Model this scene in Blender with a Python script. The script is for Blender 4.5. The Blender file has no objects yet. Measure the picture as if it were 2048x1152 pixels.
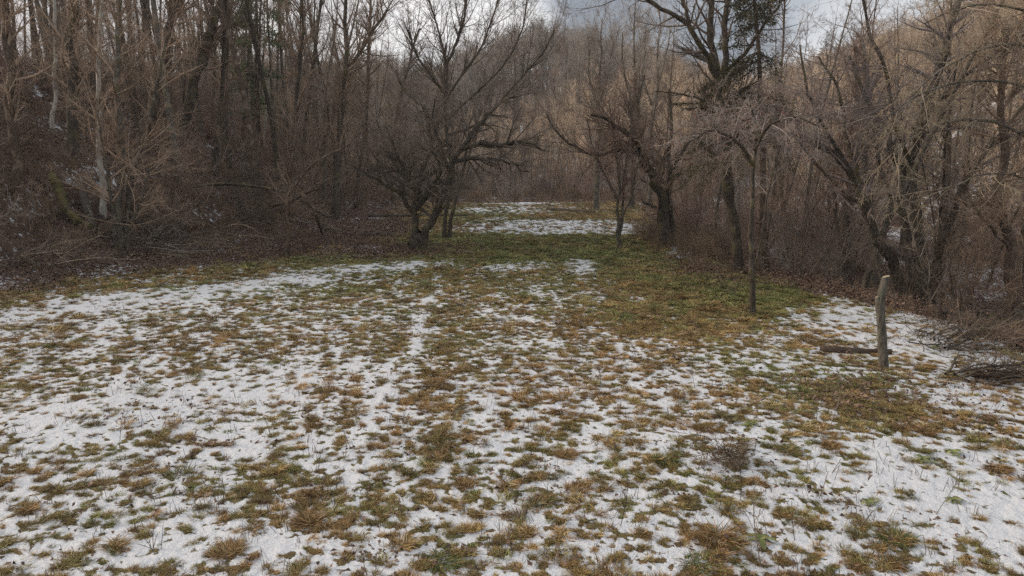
import bpy, math
import numpy as np

# ------------------------------------------------------------------ camera, sky, sun, exposure
sc = bpy.context.scene
COL = sc.collection
CAM_H = 3.4
PITCH = math.radians(10.2)
cam_d = bpy.data.cameras.new('camera')
cam = bpy.data.objects.new('camera', cam_d)
COL.objects.link(cam)
cam_d.sensor_width = 36.0
cam_d.lens = 24.0
cam_d.clip_start = 0.05
cam_d.clip_end = 6000
cam.location = (0, 0, CAM_H)
cam.rotation_euler = (math.pi / 2 - PITCH, 0, 0)
sc.camera = cam

SUN_EL = math.radians(23)
SUN_AZ = math.radians(-74)        # measured from +Y, negative = to the left
sun_vec = np.array([math.sin(SUN_AZ) * math.cos(SUN_EL), math.cos(SUN_AZ) * math.cos(SUN_EL), math.sin(SUN_EL)])
sd = bpy.data.lights.new('sun', 'SUN')
sd.energy = 2.3
sd.angle = math.radians(10)
sd.color = (1.0, 0.84, 0.66)
sun = bpy.data.objects.new('sun', sd)
COL.objects.link(sun)
import mathutils
sun.rotation_euler = mathutils.Vector([float(v) for v in sun_vec]).to_track_quat('Z', 'Y').to_euler()

world = bpy.data.worlds.new('World')
sc.world = world
world.use_nodes = True
wt = world.node_tree
wt.nodes.clear()


def N(t, kind, loc=None, **kw):
    n = t.nodes.new(kind)
    for k, v in kw.items():
        setattr(n, k, v)
    return n


def math_node(t, op, a, b=None, clamp=False):
    n = t.nodes.new('ShaderNodeMath')
    n.operation = op
    n.use_clamp = clamp
    for i, v in enumerate((a, b)):
        if v is None:
            continue
        if isinstance(v, (int, float)):
            n.inputs[i].default_value = v
        else:
            t.links.new(v, n.inputs[i])
    return n.outputs[0]


def mix_col(t, fac, a, b, blend='MIX'):
    n = t.nodes.new('ShaderNodeMix')
    n.data_type = 'RGBA'
    n.blend_type = blend
    for sock, v in ((n.inputs[0], fac), (n.inputs[6], a), (n.inputs[7], b)):
        if isinstance(v, (int, float)):
            sock.default_value = v
        elif isinstance(v, tuple):
            sock.default_value = (*v, 1.0)
        else:
            t.links.new(v, sock)
    return n.outputs[2]


def ramp(t, fac, stops, interp='LINEAR'):
    n = t.nodes.new('ShaderNodeValToRGB')
    n.color_ramp.interpolation = interp
    el = n.color_ramp.elements
    while len(el) < len(stops):
        el.new(0.5)
    for e, (p, c) in zip(el, stops):
        e.position = p
        e.color = (*c, 1.0) if isinstance(c, tuple) else (c, c, c, 1.0)
    t.links.new(fac, n.inputs[0])
    return n.outputs[0]


def noise(t, vec, scale, detail=4.0, rough=0.55, dist=0.0):
    n = t.nodes.new('ShaderNodeTexNoise')
    n.inputs['Scale'].default_value = scale
    n.inputs['Detail'].default_value = detail
    n.inputs['Roughness'].default_value = rough
    n.inputs['Distortion'].default_value = dist
    if vec is not None:
        t.links.new(vec, n.inputs['Vector'])
    return n.outputs[0]


# sky: thin nishita light under a broken grey cloud deck, brighter where the hidden sun is
tc = N(wt, 'ShaderNodeTexCoord')
sep = N(wt, 'ShaderNodeSeparateXYZ')
wt.links.new(tc.outputs['Generated'], sep.inputs[0])
zc = math_node(wt, 'MAXIMUM', sep.outputs[2], 0.0)
den = math_node(wt, 'ADD', zc, 0.16)
cmb = N(wt, 'ShaderNodeCombineXYZ')
wt.links.new(math_node(wt, 'DIVIDE', sep.outputs[0], den), cmb.inputs[0])
wt.links.new(math_node(wt, 'DIVIDE', sep.outputs[1], den), cmb.inputs[1])
cn = noise(wt, cmb.outputs[0], 0.9, 6.0, 0.55, 0.5)


def lobe(px, py, k, amp):
    u, v = (px - 1024) / 1365.3, (576 - py) / 1365.3
    d = np.array([u, math.cos(PITCH) + v * math.sin(PITCH), -math.sin(PITCH) + v * math.cos(PITCH)])
    d /= np.linalg.norm(d)
    n = N(wt, 'ShaderNodeVectorMath', operation='DOT_PRODUCT')
    wt.links.new(tc.outputs['Generated'], n.inputs[0])
    n.inputs[1].default_value = tuple(float(x) for x in d)
    e = math_node(wt, 'MULTIPLY', math_node(wt, 'SUBTRACT', n.outputs['Value'], 1.0), k)
    return math_node(wt, 'MULTIPLY', math_node(wt, 'EXPONENT', e), amp)


fac = cn
for a in ((860, -10, 100, 0.30), (1060, 60, 700, 0.30), (1170, 50, 350, -0.34), (1210, 150, 400, -0.16), (1620, 110, 700, 0.20),
          (1340, 160, 300, -0.13), (1520, 40, 300, -0.10), (480, 60, 60, 0.12), (720, 60, 500, -0.05)):
    fac = math_node(wt, 'ADD', fac, lobe(*a))
cloud = ramp(wt, fac, [(0.30, (0.19, 0.225, 0.27)), (0.47, (0.40, 0.435, 0.48)), (0.60, (0.69, 0.715, 0.745)), (0.76, (0.96, 0.96, 0.96))])
# overcast zenith is brighter than the horizon
zb = math_node(wt, 'ADD', math_node(wt, 'MULTIPLY', zc, 0.75), 0.88)
cloud = mix_col(wt, 1.0, cloud, zb, 'MULTIPLY')
nsun = N(wt, 'ShaderNodeVectorMath', operation='DOT_PRODUCT')
wt.links.new(tc.outputs['Generated'], nsun.inputs[0])
nsun.inputs[1].default_value = tuple(float(v) for v in sun_vec)
glow = math_node(wt, 'EXPONENT', math_node(wt, 'MULTIPLY', math_node(wt, 'SUBTRACT', nsun.outputs['Value'], 1.0), 3.2))
warm = mix_col(wt, glow, (0, 0, 0), (0.62, 0.45, 0.33))
cloud = mix_col(wt, 1.0, cloud, warm, 'ADD')
sky = N(wt, 'ShaderNodeTexSky', sky_type='NISHITA')
sky.sun_disc = False
sky.sun_elevation = SUN_EL
sky.sun_rotation = SUN_AZ
sky.altitude = 300
bg1 = N(wt, 'ShaderNodeBackground')
wt.links.new(sky.outputs[0], bg1.inputs[0])
bg1.inputs[1].default_value = 0.08
bg2 = N(wt, 'ShaderNodeBackground')
wt.links.new(cloud, bg2.inputs[0])
bg2.inputs[1].default_value = 1.0
mixs = N(wt, 'ShaderNodeMixShader')
mixs.inputs[0].default_value = 0.88
wt.links.new(bg1.outputs[0], mixs.inputs[1])
wt.links.new(bg2.outputs[0], mixs.inputs[2])
wo = N(wt, 'ShaderNodeOutputWorld')
wt.links.new(mixs.outputs[0], wo.inputs[0])

sc.view_settings.view_transform = 'Standard'
sc.view_settings.look = 'None'
sc.view_settings.exposure = 0.24
sc.view_settings.gamma = 1.0
sc.view_settings.use_curve_mapping = False
sc.cycles.max_bounces = 5
sc.cycles.diffuse_bounces = 4
sc.cycles.glossy_bounces = 2
sc.cycles.transmission_bounces = 2
sc.cycles.transparent_max_bounces = 4
sc.cycles.volume_bounces = 0
sc.cycles.use_denoising = False
sc.cycles.use_adaptive_sampling = True
sc.cycles.adaptive_threshold = 0.02
sc.cycles.sample_clamp_indirect = 1.5
sc.cycles.sample_clamp_direct = 3.0

# ------------------------------------------------------------------ numbers: noise, terrain, snow cover
F = 1365.33


def ray(x, y):
    u, v = (x - 1024) / F, (576 - y) / F
    return np.array([u, math.cos(PITCH) + v * math.sin(PITCH), -math.sin(PITCH) + v * math.cos(PITCH)])


def on_plane(x, y, Y):
    d = ray(x, y)
    t = Y / d[1]
    return np.array([d[0] * t, Y, CAM_H + d[2] * t])


def hash2(ix, iy, seed):
    h = (ix.astype(np.int64) * 374761393 + iy.astype(np.int64) * 668265263 + seed * 1442695041) & 0xffffffff
    h = ((h ^ (h >> 13)) * 1274126177) & 0xffffffff
    return ((h ^ (h >> 16)) & 0xffffffff) / 4294967296.0


def perlin(x, y, seed=0):
    x0, y0 = np.floor(x), np.floor(y)
    fx, fy = x - x0, y - y0
    u, v = fx * fx * fx * (fx * (fx * 6 - 15) + 10), fy * fy * fy * (fy * (fy * 6 - 15) + 10)

    def g(ix, iy, dx, dy):
        a = hash2(ix, iy, seed) * (2 * math.pi)
        return np.cos(a) * dx + np.sin(a) * dy
    n00 = g(x0, y0, fx, fy)
    n10 = g(x0 + 1, y0, fx - 1, fy)
    n01 = g(x0, y0 + 1, fx, fy - 1)
    n11 = g(x0 + 1, y0 + 1, fx - 1, fy - 1)
    return (n00 * (1 - u) + n10 * u) * (1 - v) + (n01 * (1 - u) + n11 * u) * v


def sstep(a, b, x):
    t = np.clip((x - a) / (b - a), 0, 1)
    return t * t * (3 - 2 * t)


def softplus(x, k):
    return np.log1p(np.exp(np.clip(x / k, -30, 30))) * k


def left_edge(y):
    return np.interp(y, [0, 14, 20, 25, 29, 40, 60, 75, 100], [-18, -17, -15.2, -13.2, -11.0, -10.2, -11.5, -14, -20])


def right_edge(y):
    return np.interp(y, [0, 8, 12, 15, 18, 23, 30, 40, 60, 80], [9.5, 9.2, 9.3, 9.0, 8.0, 7.2, 6.8, 8.2, 11, 14])


def H(x, y):
    x = np.asarray(x, float)
    y = np.asarray(y, float)
    w = perlin(x / 9.0, y / 9.0, 3)
    s = 1.15 * softplus(left_edge(y) - x + w * 1.2, 0.8)
    cap = np.interp(y, [0, 45, 75, 105, 160, 220], [15, 14.5, 10.0, 6.5, 8, 12])
    left = cap * (1 - np.exp(-0.62 * s / cap)) * 1.06
    left *= sstep(-40, 0, y) * 0.4 + 0.6
    s2 = x - right_edge(y) + 0.8 * w
    drop = -0.95 * sstep(0.3, 4.0, s2) * (1 - sstep(18, 30, s2))
    x0 = 29 + 0.25 * np.clip(y - 60, 0, 200)
    right = 0.68 * softplus(x - x0, 3.0)
    right = 34 * (1 - np.exp(-right / 34))
    far = sstep(80, 205, y) * (23 * np.exp(-((x - 10) / 36.0) ** 2) + 7)
    far2 = 4.5 * sstep(82, 112, y) * np.exp(-((x - 28) / 15.0) ** 2) * (1 - sstep(120, 170, y))
    und = 0.07 * perlin(x / 3.1, y / 3.1, 5) + 0.10 * perlin(x / 8.0, y / 8.0, 6)
    und = und + 0.35 * perlin(x / 5.0, y / 5.0, 8) * sstep(1, 6, left_edge(y) - x)
    und = und + 0.25 * perlin(x / 2.5, y / 2.5, 9) * sstep(1, 3, s2)
    z = left + drop + right + far + far2 + und * sstep(0, 4, np.hypot(x, y))
    rim = np.hypot(x, y)
    return z + 30 * sstep(260, 700, rim)


def cover(x, y):
    """fraction of the ground that is under snow"""
    wx = x + 0.9 * perlin(x / 2.6, y / 2.6, 21)
    wy = y + 1.1 * perlin(x / 2.6, y / 2.6, 22)
    c = np.interp(wy, [0, 9, 13, 17, 20.5, 22.5, 24.5, 26, 40, 70, 80, 300], [0.62, 0.60, 0.56, 0.52, 0.42, 0.34, 0.22, 0.13, 0.22, 0.32, 0.30, 0.14])

    def blob(cx, cy, rx, ry, val, c, soft=0.35, ang=0.0):
        ca, sa = math.cos(ang), math.sin(ang)
        dx, dy = wx - cx, wy - cy
        q = np.hypot((dx * ca + dy * sa) / rx, (-dx * sa + dy * ca) / ry)
        f = 1 - sstep(1 - soft, 1 + soft, q)
        return c * (1 - f) + val * f
    # snowy band running along the left of the field
    c = blob(-8.6, 18.0, 5.8, 1.25, 0.76, c, 0.7, math.atan2(7.2, 6.6))
    c = blob(-4.3, 22.4, 3.2, 1.0, 0.62, c, 0.5, 0.45)
    c = blob(-8.8, 13.6, 4.5, 1.2, 0.62, c, 0.6, 0.85)
    c = c + 0.01 * (x < -2)
    c = blob(-5.2, 9.6, 2.6, 1.0, 0.76, c, 0.6, 0.5)
    # patches at the far end of the field
    c = blob(3.0, 38.0, 6.2, 4.6, 0.62, c, 0.5)
    c = blob(-0.7, 43.5, 0.9, 1.3, 0.60, c)
    c = blob(0.6, 53, 5.5, 5.5, 0.52, c, 0.5)
    c = blob(0.5, 61.5, 4.0, 1.6, 0.62, c, 0.4)
    c = blob(-1.0, 74, 3.5, 5.5, 0.62, c, 0.3)
    c = blob(0.3, 22.6, 1.1, 1.6, 0.56, c)
    c = blob(2.4, 22.6, 0.5, 1.9, 0.60, c)
    c = blob(-8.0, 36, 2.0, 2.0, 0.42, c)
    c = blob(-9.2, 43, 1.0, 2.6, 0.60, c)
    c = blob(-6.7, 27.8, 1.6, 1.1, 0.42, c)
    # bare strip with green grass on the right, leafy bare patch nearer
    c = blob(5.6, 19.8, 2.6, 5.2, 0.05, c, 0.3)
    c = blob(3.4, 14.9, 2.2, 1.6, 0.30, c, 0.5)
    c = blob(5.3, 9.3, 1.4, 1.0, 0.28, c, 0.9)
    c = blob(8.0, 14.3, 1.6, 2.0, 0.70, c, 0.5)
    c = blob(7.6, 12.2, 1.5, 1.1, 0.70, c, 0.5)
    c = blob(4.6, 6.7, 1.4, 1.0, 0.80, c, 0.6)
    c = blob(7.4, 9.6, 1.4, 0.7, 0.70, c, 0.6)
    c = blob(6.6, 27.0, 0.7, 3.0, 0.50, c)
    c = blob(-3.0, 5.9, 1.0, 0.5, 0.72, c, 0.6)
    c = blob(-2.4, 6.9, 0.9, 0.45, 0.44, c, 0.9)
    # wheel tracks hold the snow a little longer
    for tx, wdt, amt in ((-1.95, 0.15, 0.24), (-0.45, 0.15, 0.17), (0.75, 0.18, 0.07), (-3.4, 0.18, 0.12), (2.0, 0.18, 0.08)):
        c = c + amt * np.exp(-((wx * 0.35 + x * 0.65 - tx + 0.02 * (y - 14)) / wdt) ** 2) * (1 - sstep(16, 21, y)) * sstep(5, 10, y) * (0.75 + 1.2 * perlin(x / .9, y / 1.1, 91))
    c = c - 0.10 * np.exp(-((x + 1.0) / 0.55) ** 2) * (1 - sstep(15, 18, y)) * sstep(7, 9, y)
    # woods
    lw = sstep(-1.8, 0.6, left_edge(y) - wx)
    c = c * (1 - lw) + lw * np.clip(0.18 + 0.6 * perlin(x / 3, y / 3, 31), 0.03, 0.65)
    olive = np.exp(-((left_edge(y) + 2.0 - wx) / 2.2) ** 2)
    c = c * (1 - 0.5 * olive) + 0.5 * olive * np.clip(0.2 + 0.6 * perlin(x / 1.5, y / 1.5, 35), 0.03, 0.6)
    rw = sstep(-0.4, 1.0, wx - right_edge(y) - 0.3)
    c = c * (1 - rw) + rw * np.clip(0.30 + 0.7 * perlin(x / 5, y / 5, 33), 0, 0.75)
    return np.clip(c, 0.0, 0.88)


def bump(x, y):
    d = 0.56 * perlin(x / 0.17, y / 0.13, 41) + 0.52 * perlin(x / 0.10, y / 0.08, 42) + 0.26 * perlin(x / 0.06, y / 0.055, 43) + 0.26 * perlin(x / 0.5, y / 0.42, 44) + 0.13 * perlin(x / 1.4, y / 1.2, 45)
    return 1 / (1 + np.exp(-d / 0.335 * 1.6))      # close to uniform in 0..1


AMP = 0.06


def micro(x, y):
    c, b = cover(x, y), bump(x, y)
    m = c - b
    z = AMP * b + np.where(m > 0, AMP * m * 0.72, 0) + 0.014 * sstep(0, 0.07, m)
    z = z + 0.012 * perlin(x / 0.7, y / 0.6, 51)
    return z, m


def surf(x, y):
    return H(x, y) + micro(np.asarray(x, float), np.asarray(y, float))[0]


def ground_hit(x, y):
    d = ray(x, y)
    t = 3.0
    for _ in range(4000):
        p = np.array([0, 0, CAM_H]) + d * t
        if p[2] < float(H(p[0], p[1])) + 0.02:
            break
        t += 0.05
    return float(p[0]), float(p[1])


# ------------------------------------------------------------------ helpers: meshes, tags
def build_mesh(name, V, Fq, mats, smooth=True, uv=None):
    """V (n,3), Fq: list of (faces array (m,k), material index)"""
    me = bpy.data.meshes.new(name)
    V = np.asarray(V, np.float32)
    me.vertices.add(len(V))
    me.vertices.foreach_set('co', V.ravel())
    loops = np.concatenate([f.ravel() for f, _ in Fq]).astype(np.int32)
    tot = np.concatenate([np.full(len(f), f.shape[1]) for f, _ in Fq]).astype(np.int32)
    mi = np.concatenate([np.full(len(f), m) for f, m in Fq]).astype(np.int32)
    start = np.concatenate([[0], np.cumsum(tot)[:-1]]).astype(np.int32)
    me.loops.add(len(loops))
    me.loops.foreach_set('vertex_index', loops)
    me.polygons.add(len(tot))
    me.polygons.foreach_set('loop_start', start)
    me.polygons.foreach_set('loop_total', tot)
    me.polygons.foreach_set('material_index', mi)
    for m in mats:
        me.materials.append(m)
    me.update(calc_edges=True)
    if smooth:
        me.polygons.foreach_set('use_smooth', np.ones(len(tot), bool))
    return me


def tubes(P, Rr, k, cap_end=False):
    """P (N,n+1,3), Rr (N,n+1) -> verts, quads"""
    Nn, n1, _ = P.shape
    T = np.empty_like(P)
    T[:, 1:-1] = P[:, 2:] - P[:, :-2]
    T[:, 0] = P[:, 1] - P[:, 0]
    T[:, -1] = P[:, -1] - P[:, -2]
    T /= np.linalg.norm(T, axis=2, keepdims=True) + 1e-9
    ref = np.zeros((Nn, 1, 3))
    t0 = P[:, -1] - P[:, 0]
    ax = np.argmin(np.abs(t0), axis=1)
    ref[np.arange(Nn), 0, ax] = 1.0
    A = np.cross(T, ref)
    A /= np.linalg.norm(A, axis=2, keepdims=True) + 1e-9
    B = np.cross(T, A)
    ang = np.arange(k) * 2 * math.pi / k
    V = P[:, :, None, :] + Rr[:, :, None, None] * (np.cos(ang)[None, None, :, None] * A[:, :, None, :] + np.sin(ang)[None, None, :, None] * B[:, :, None, :])
    base = (np.arange(Nn) * n1 * k)[:, None, None] + (np.arange(n1 - 1) * k)[None, :, None]
    j = np.arange(k)[None, None, :]
    jn = (np.arange(k) + 1) % k
    jn = jn[None, None, :]
    Q = np.stack([base + j, base + jn, base + jn + k, base + j + k], axis=-1).reshape(-1, 4)
    return V.reshape(-1, 3), Q


def join(parts):
    """parts: list of (V, F, matindex) -> V, [(F, mi)]"""
    off = 0
    Vs, Fs = [], []
    for V, Fa, mi in parts:
        Vs.append(V)
        Fs.append((Fa + off, mi))
        off += len(V)
    return np.concatenate(Vs), Fs


def tag(o, label=None, cat=None, group=None, kind=None):
    if label:
        o['label'] = label
    if cat:
        o['category'] = cat
    if group:
        o['group'] = group
    if kind:
        o['kind'] = kind
    return o


def link(name, me, parent=None, loc=(0, 0, 0), rot=(0, 0, 0), scl=1.0):
    o = bpy.data.objects.new(name, me)
    o.location = loc
    o.rotation_euler = rot
    o.scale = (scl,) * 3 if isinstance(scl, (int, float)) else scl
    if parent is not None:
        o.parent = parent
    COL.objects.link(o)
    return o


def copy_tree(root, loc, rot, scl):
    r = root.copy()
    COL.objects.link(r)
    r.location, r.rotation_euler, r.scale = loc, rot, scl
    for ch in root.children:
        c = ch.copy()
        COL.objects.link(c)
        c.parent = r
    return r


# ------------------------------------------------------------------ materials
def new_mat(name):
    m = bpy.data.materials.new(name)
    m.use_nodes = True
    t = m.node_tree
    b = t.nodes['Principled BSDF']
    b.inputs['Roughness'].default_value = 0.85
    b.inputs['Specular IOR Level'].default_value = 0.25
    return m, t, b


def bark(name, c1, c2, c3=None, scale=9.0, moss=None, bumpy=0.6, var=0.35, patch=0.0):
    m, t, b = new_mat(name)
    geo = N(t, 'ShaderNodeTexCoord')
    mp = N(t, 'ShaderNodeMapping')
    mp.inputs['Scale'].default_value = (1, 1, 0.22)
    t.links.new(geo.outputs['Object'], mp.inputs[0])
    n1 = noise(t, mp.outputs[0], scale * 3, 5, 0.65)
    n2 = noise(t, geo.outputs['Object'], scale * 0.25, 3, 0.6)
    colr = mix_col(t, ramp(t, n1, [(0.35, 0.0), (0.65, 1.0)]), c1, c2)
    if c3:
        colr = mix_col(t, ramp(t, n2, [(0.52 - patch, 0.0), (0.62 - patch, 1.0)]), colr, c3)
    if moss:
        n3 = noise(t, geo.outputs['Object'], 2.3, 4, 0.6)
        colr = mix_col(t, ramp(t, n3, [(0.5, 0.0), (0.64, 0.8)]), colr, moss)
    oi = N(t, 'ShaderNodeObjectInfo')
    v = math_node(t, 'ADD', math_node(t, 'MULTIPLY', oi.outputs['Random'], var), 1.0 - var / 2)
    colr = mix_col(t, 1.0, colr, v, 'MULTIPLY')
    t.links.new(colr, b.inputs['Base Color'])
    if bumpy:
        bp = N(t, 'ShaderNodeBump')
        bp.inputs['Strength'].default_value = bumpy
        bp.inputs['Distance'].default_value = 0.03
        t.links.new(n1, bp.inputs['Height'])
        t.links.new(bp.outputs[0], b.inputs['Normal'])
    return m


def plain(name, ca, cb, scale=3.0, var=0.4, island=False):
    m, t, b = new_mat(name)
    oi = N(t, 'ShaderNodeObjectInfo')
    geo = N(t, 'ShaderNodeNewGeometry')
    f = geo.outputs['Random Per Island'] if island else noise(t, geo.outputs['Position'], scale, 2, 0.6)
    if not island:
        f = ramp(t, f, [(0.35, 0.0), (0.65, 1.0)])
    colr = mix_col(t, f, ca, cb)
    v = math_node(t, 'ADD', math_node(t, 'MULTIPLY', oi.outputs['Random'], var), 1.0 - var / 2)
    colr = mix_col(t, 1.0, colr, v, 'MULTIPLY')
    t.links.new(colr, b.inputs['Base Color'])
    return m


M_dark = bark('dark bark', (0.032, 0.025, 0.019), (0.10, 0.08, 0.061), (0.145, 0.12, 0.094), moss=(0.10, 0.085, 0.03))
M_grey = bark('grey bark', (0.05, 0.042, 0.032), (0.155, 0.132, 0.104), (0.23, 0.205, 0.165), moss=(0.12, 0.105, 0.05))
M_brown = bark('brown bark', (0.045, 0.031, 0.022), (0.145, 0.103, 0.073), (0.20, 0.15, 0.107))
M_birch = bark('pale bark', (0.36, 0.33, 0.275), (0.62, 0.58, 0.50), (0.20, 0.175, 0.145), scale=6)
M_post = bark('sawn pole bark', (0.055, 0.048, 0.038), (0.17, 0.15, 0.12), (0.12, 0.118, 0.085), scale=7, bumpy=1.0)
M_cut = plain('cut wood', (0.24, 0.19, 0.13), (0.33, 0.27, 0.19), 30)
M_rot = bark('rotten red brown wood', (0.03, 0.02, 0.014), (0.115, 0.075, 0.052), (0.085, 0.062, 0.048))
M_moss = bark('mossy bark', (0.035, 0.029, 0.015), (0.09, 0.072, 0.028), (0.105, 0.092, 0.028), patch=0.1)
M_twig = plain('brown twigs', (0.185, 0.13, 0.092), (0.39, 0.285, 0.203), 0.6, 0.5)
M_twigd = plain('dark twigs', (0.095, 0.075, 0.058), (0.215, 0.17, 0.133), 0.8, 0.4)
M_twigg = plain('grey twigs', (0.25, 0.215, 0.18), (0.44, 0.385, 0.33), 0.8, 0.4)
M_twigr = plain('reddish twigs', (0.22, 0.135, 0.105), (0.37, 0.25, 0.195), 0.8, 0.4)
M_haw = plain('grey pink twigs', (0.17, 0.135, 0.12), (0.33, 0.275, 0.245), 0.8, 0.4)
M_twigt = plain('sunlit tan twigs', (0.50, 0.375, 0.265), (0.72, 0.575, 0.425), 0.35, 0.5)  # twig tan raised so the hillside's sunlit glow sits in the colour
M_twigs = plain('straw coloured twigs', (0.29, 0.235, 0.165), (0.46, 0.38, 0.27), 0.7, 0.4)
M_weed = plain('dry weeds', (0.15, 0.105, 0.07), (0.32, 0.225, 0.145), 0.7, 0.5)
M_cedar = plain('cedar foliage', (0.045, 0.044, 0.022), (0.105, 0.090, 0.048), 1.5, 0.3)
M_pine = plain('pine needles', (0.13, 0.16, 0.075), (0.24, 0.28, 0.145), 1.2, 0.3)
M_leaf = plain('dead leaves', (0.075, 0.047, 0.035), (0.24, 0.155, 0.11), island=True, var=0.5)
M_berry = plain('dark red berries', (0.16, 0.012, 0.012), (0.30, 0.03, 0.02), island=True)
M_broad = plain('broad green leaves', (0.10, 0.125, 0.04), (0.25, 0.26, 0.10), island=True, var=0.3)


def grass_material():
    m, t, b = new_mat('matted grass')
    geo = N(t, 'ShaderNodeNewGeometry')
    oi = N(t, 'ShaderNodeObjectInfo')
    at = N(t, 'ShaderNodeAttribute', attribute_type='INSTANCER', attribute_name='tint')
    isl = geo.outputs['Random Per Island']
    brown = ramp(t, isl, [(0.0, (0.07, 0.036, 0.014)), (0.4, (0.28, 0.150, 0.056)), (0.75, (0.48, 0.29, 0.118)), (1.0, (0.66, 0.50, 0.30))])
    green = ramp(t, isl, [(0.0, (0.035, 0.046, 0.012)), (0.45, (0.15, 0.175, 0.05)), (0.8, (0.30, 0.33, 0.10)), (1.0, (0.42, 0.41, 0.19))])
    fac = math_node(t, 'ADD', at.outputs['Fac'], math_node(t, 'MULTIPLY', math_node(t, 'SUBTRACT', isl, 0.5), 0.5), clamp=True)
    colr = mix_col(t, fac, brown, green)
    v = math_node(t, 'ADD', math_node(t, 'MULTIPLY', oi.outputs['Random'], 1.0), 0.45)
    colr = mix_col(t, 1.0, colr, v, 'MULTIPLY')
    t.links.new(colr, b.inputs['Base Color'])
    b.inputs['Roughness'].default_value = 0.7
    return m


M_grass = grass_material()


def snow_nodes(t, vec):
    pass


def ground_material():
    m, t, b = new_mat('snowy ground')
    geo = N(t, 'ShaderNodeNewGeometry')
    pos = geo.outputs['Position']
    a_m = N(t, 'ShaderNodeAttribute', attribute_name='snow').outputs['Fac']
    a_l = N(t, 'ShaderNodeAttribute', attribute_name='litter').outputs['Fac']
    a_g = N(t, 'ShaderNodeAttribute', attribute_name='green').outputs['Fac']
    n_a = noise(t, pos, 11.0, 5, 0.7)
    n_b = noise(t, pos, 42.0, 4, 0.7)
    e = math_node(t, 'MULTIPLY', math_node(t, 'SUBTRACT', n_a, 0.5), 0.50)
    e2 = math_node(t, 'MULTIPLY', math_node(t, 'SUBTRACT', n_b, 0.5), 0.32)
    msk = math_node(t, 'ADD', math_node(t, 'ADD', a_m, e), e2)
    msk = ramp(t, math_node(t, 'ADD', math_node(t, 'MULTIPLY', msk, 5.0), 0.5, clamp=True), [(0.35, 0.0), (0.7, 1.0)])
    # soil with thatch
    n_c = noise(t, pos, 6.0, 6, 0.7)
    n_d = noise(t, pos, 60.0, 3, 0.7)
    n_e = noise(t, pos, 1.1, 3, 0.6)
    thatch = ramp(t, n_d, [(0.3, (0.035, 0.023, 0.012)), (0.5, (0.14, 0.09, 0.042)), (0.72, (0.34, 0.24, 0.12))])
    greens = ramp(t, n_d, [(0.3, (0.045, 0.052, 0.018)), (0.5, (0.15, 0.175, 0.055)), (0.72, (0.28, 0.30, 0.11))])
    gf = math_node(t, 'ADD', a_g, math_node(t, 'MULTIPLY', math_node(t, 'SUBTRACT', n_c, 0.5), 1.6), clamp=True)
    soil = mix_col(t, gf, thatch, greens)
    soil = mix_col(t, ramp(t, n_e, [(0.45, 0.0), (0.7, 0.55)]), soil, (0.05, 0.036, 0.024))
    lit = ramp(t, n_d, [(0.28, (0.035, 0.024, 0.018)), (0.5, (0.115, 0.076, 0.056)), (0.75, (0.26, 0.18, 0.13))])
    lf = math_node(t, 'ADD', a_l, math_node(t, 'MULTIPLY', math_node(t, 'SUBTRACT', n_c, 0.5), 0.9), clamp=True)
    soil = mix_col(t, lf, soil, lit)
    snow = mix_col(t, ramp(t, n_b, [(0.3, 0.0), (0.7, 1.0)]), (0.54, 0.55, 0.565), (0.65, 0.66, 0.675))
    # bits of stalk and dirt on the snow
    n_f = noise(t, pos, 85.0, 2, 0.5)
    speck = ramp(t, n_f, [(0.69, 0.0), (0.74, 0.55)])
    snow = mix_col(t, speck, snow, (0.22, 0.17, 0.11))
    colr = mix_col(t, msk, soil, snow)
    t.links.new(colr, b.inputs['Base Color'])
    rr = N(t, 'ShaderNodeMapRange')
    t.links.new(msk, rr.inputs[0])
    rr.inputs[3].default_value = 0.95
    rr.inputs[4].default_value = 0.55
    t.links.new(rr.outputs[0], b.inputs['Roughness'])
    hgt = math_node(t, 'ADD', math_node(t, 'MULTIPLY', msk, 0.9), math_node(t, 'MULTIPLY', n_d, math_node(t, 'SUBTRACT', 1.3, msk)))
    n_g = noise(t, pos, 7.5, 4, 0.55)
    hgt = math_node(t, 'ADD', hgt, math_node(t, 'MULTIPLY', n_g, 3.4))
    bp = N(t, 'ShaderNodeBump')
    bp.inputs['Strength'].default_value = 0.75
    bp.inputs['Distance'].default_value = 0.018
    t.links.new(hgt, bp.inputs['Height'])
    t.links.new(bp.outputs[0], b.inputs['Normal'])
    return m


M_ground = ground_material()


# ------------------------------------------------------------------ ground: one sheet, finer in front of the camera
def litter_amt(x, y):
    far_band = 2.4 * sstep(20, 25, y) * (1 - sstep(38, 46, y))
    l = sstep(-4.4, -0.8, far_band * -1.0 + 2 * far_band + left_edge(y) - x + 0.8 * perlin(x / 1.7, y / 1.7, 61))
    r = sstep(-0.6, 0.8, x - right_edge(y) + 0.7 * perlin(x / 1.5, y / 1.5, 62))
    e = sstep(60, 66, y)
    u = np.exp(-(((x + 5.0) / 3.4) ** 2 + ((y - 27.0) / 2.6) ** 2))
    v = 0.30 * np.exp(-(((x - 5.3) / 1.5) ** 2 + ((y - 9.3) / 1.1) ** 2))
    w = 0.7 * np.exp(-(((x - 6.4) / 1.2) ** 2 + ((y - 21.5) / 3.5) ** 2))
    return np.clip(np.maximum.reduce([l, r, e, u, v, w]), 0, 1)


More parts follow.
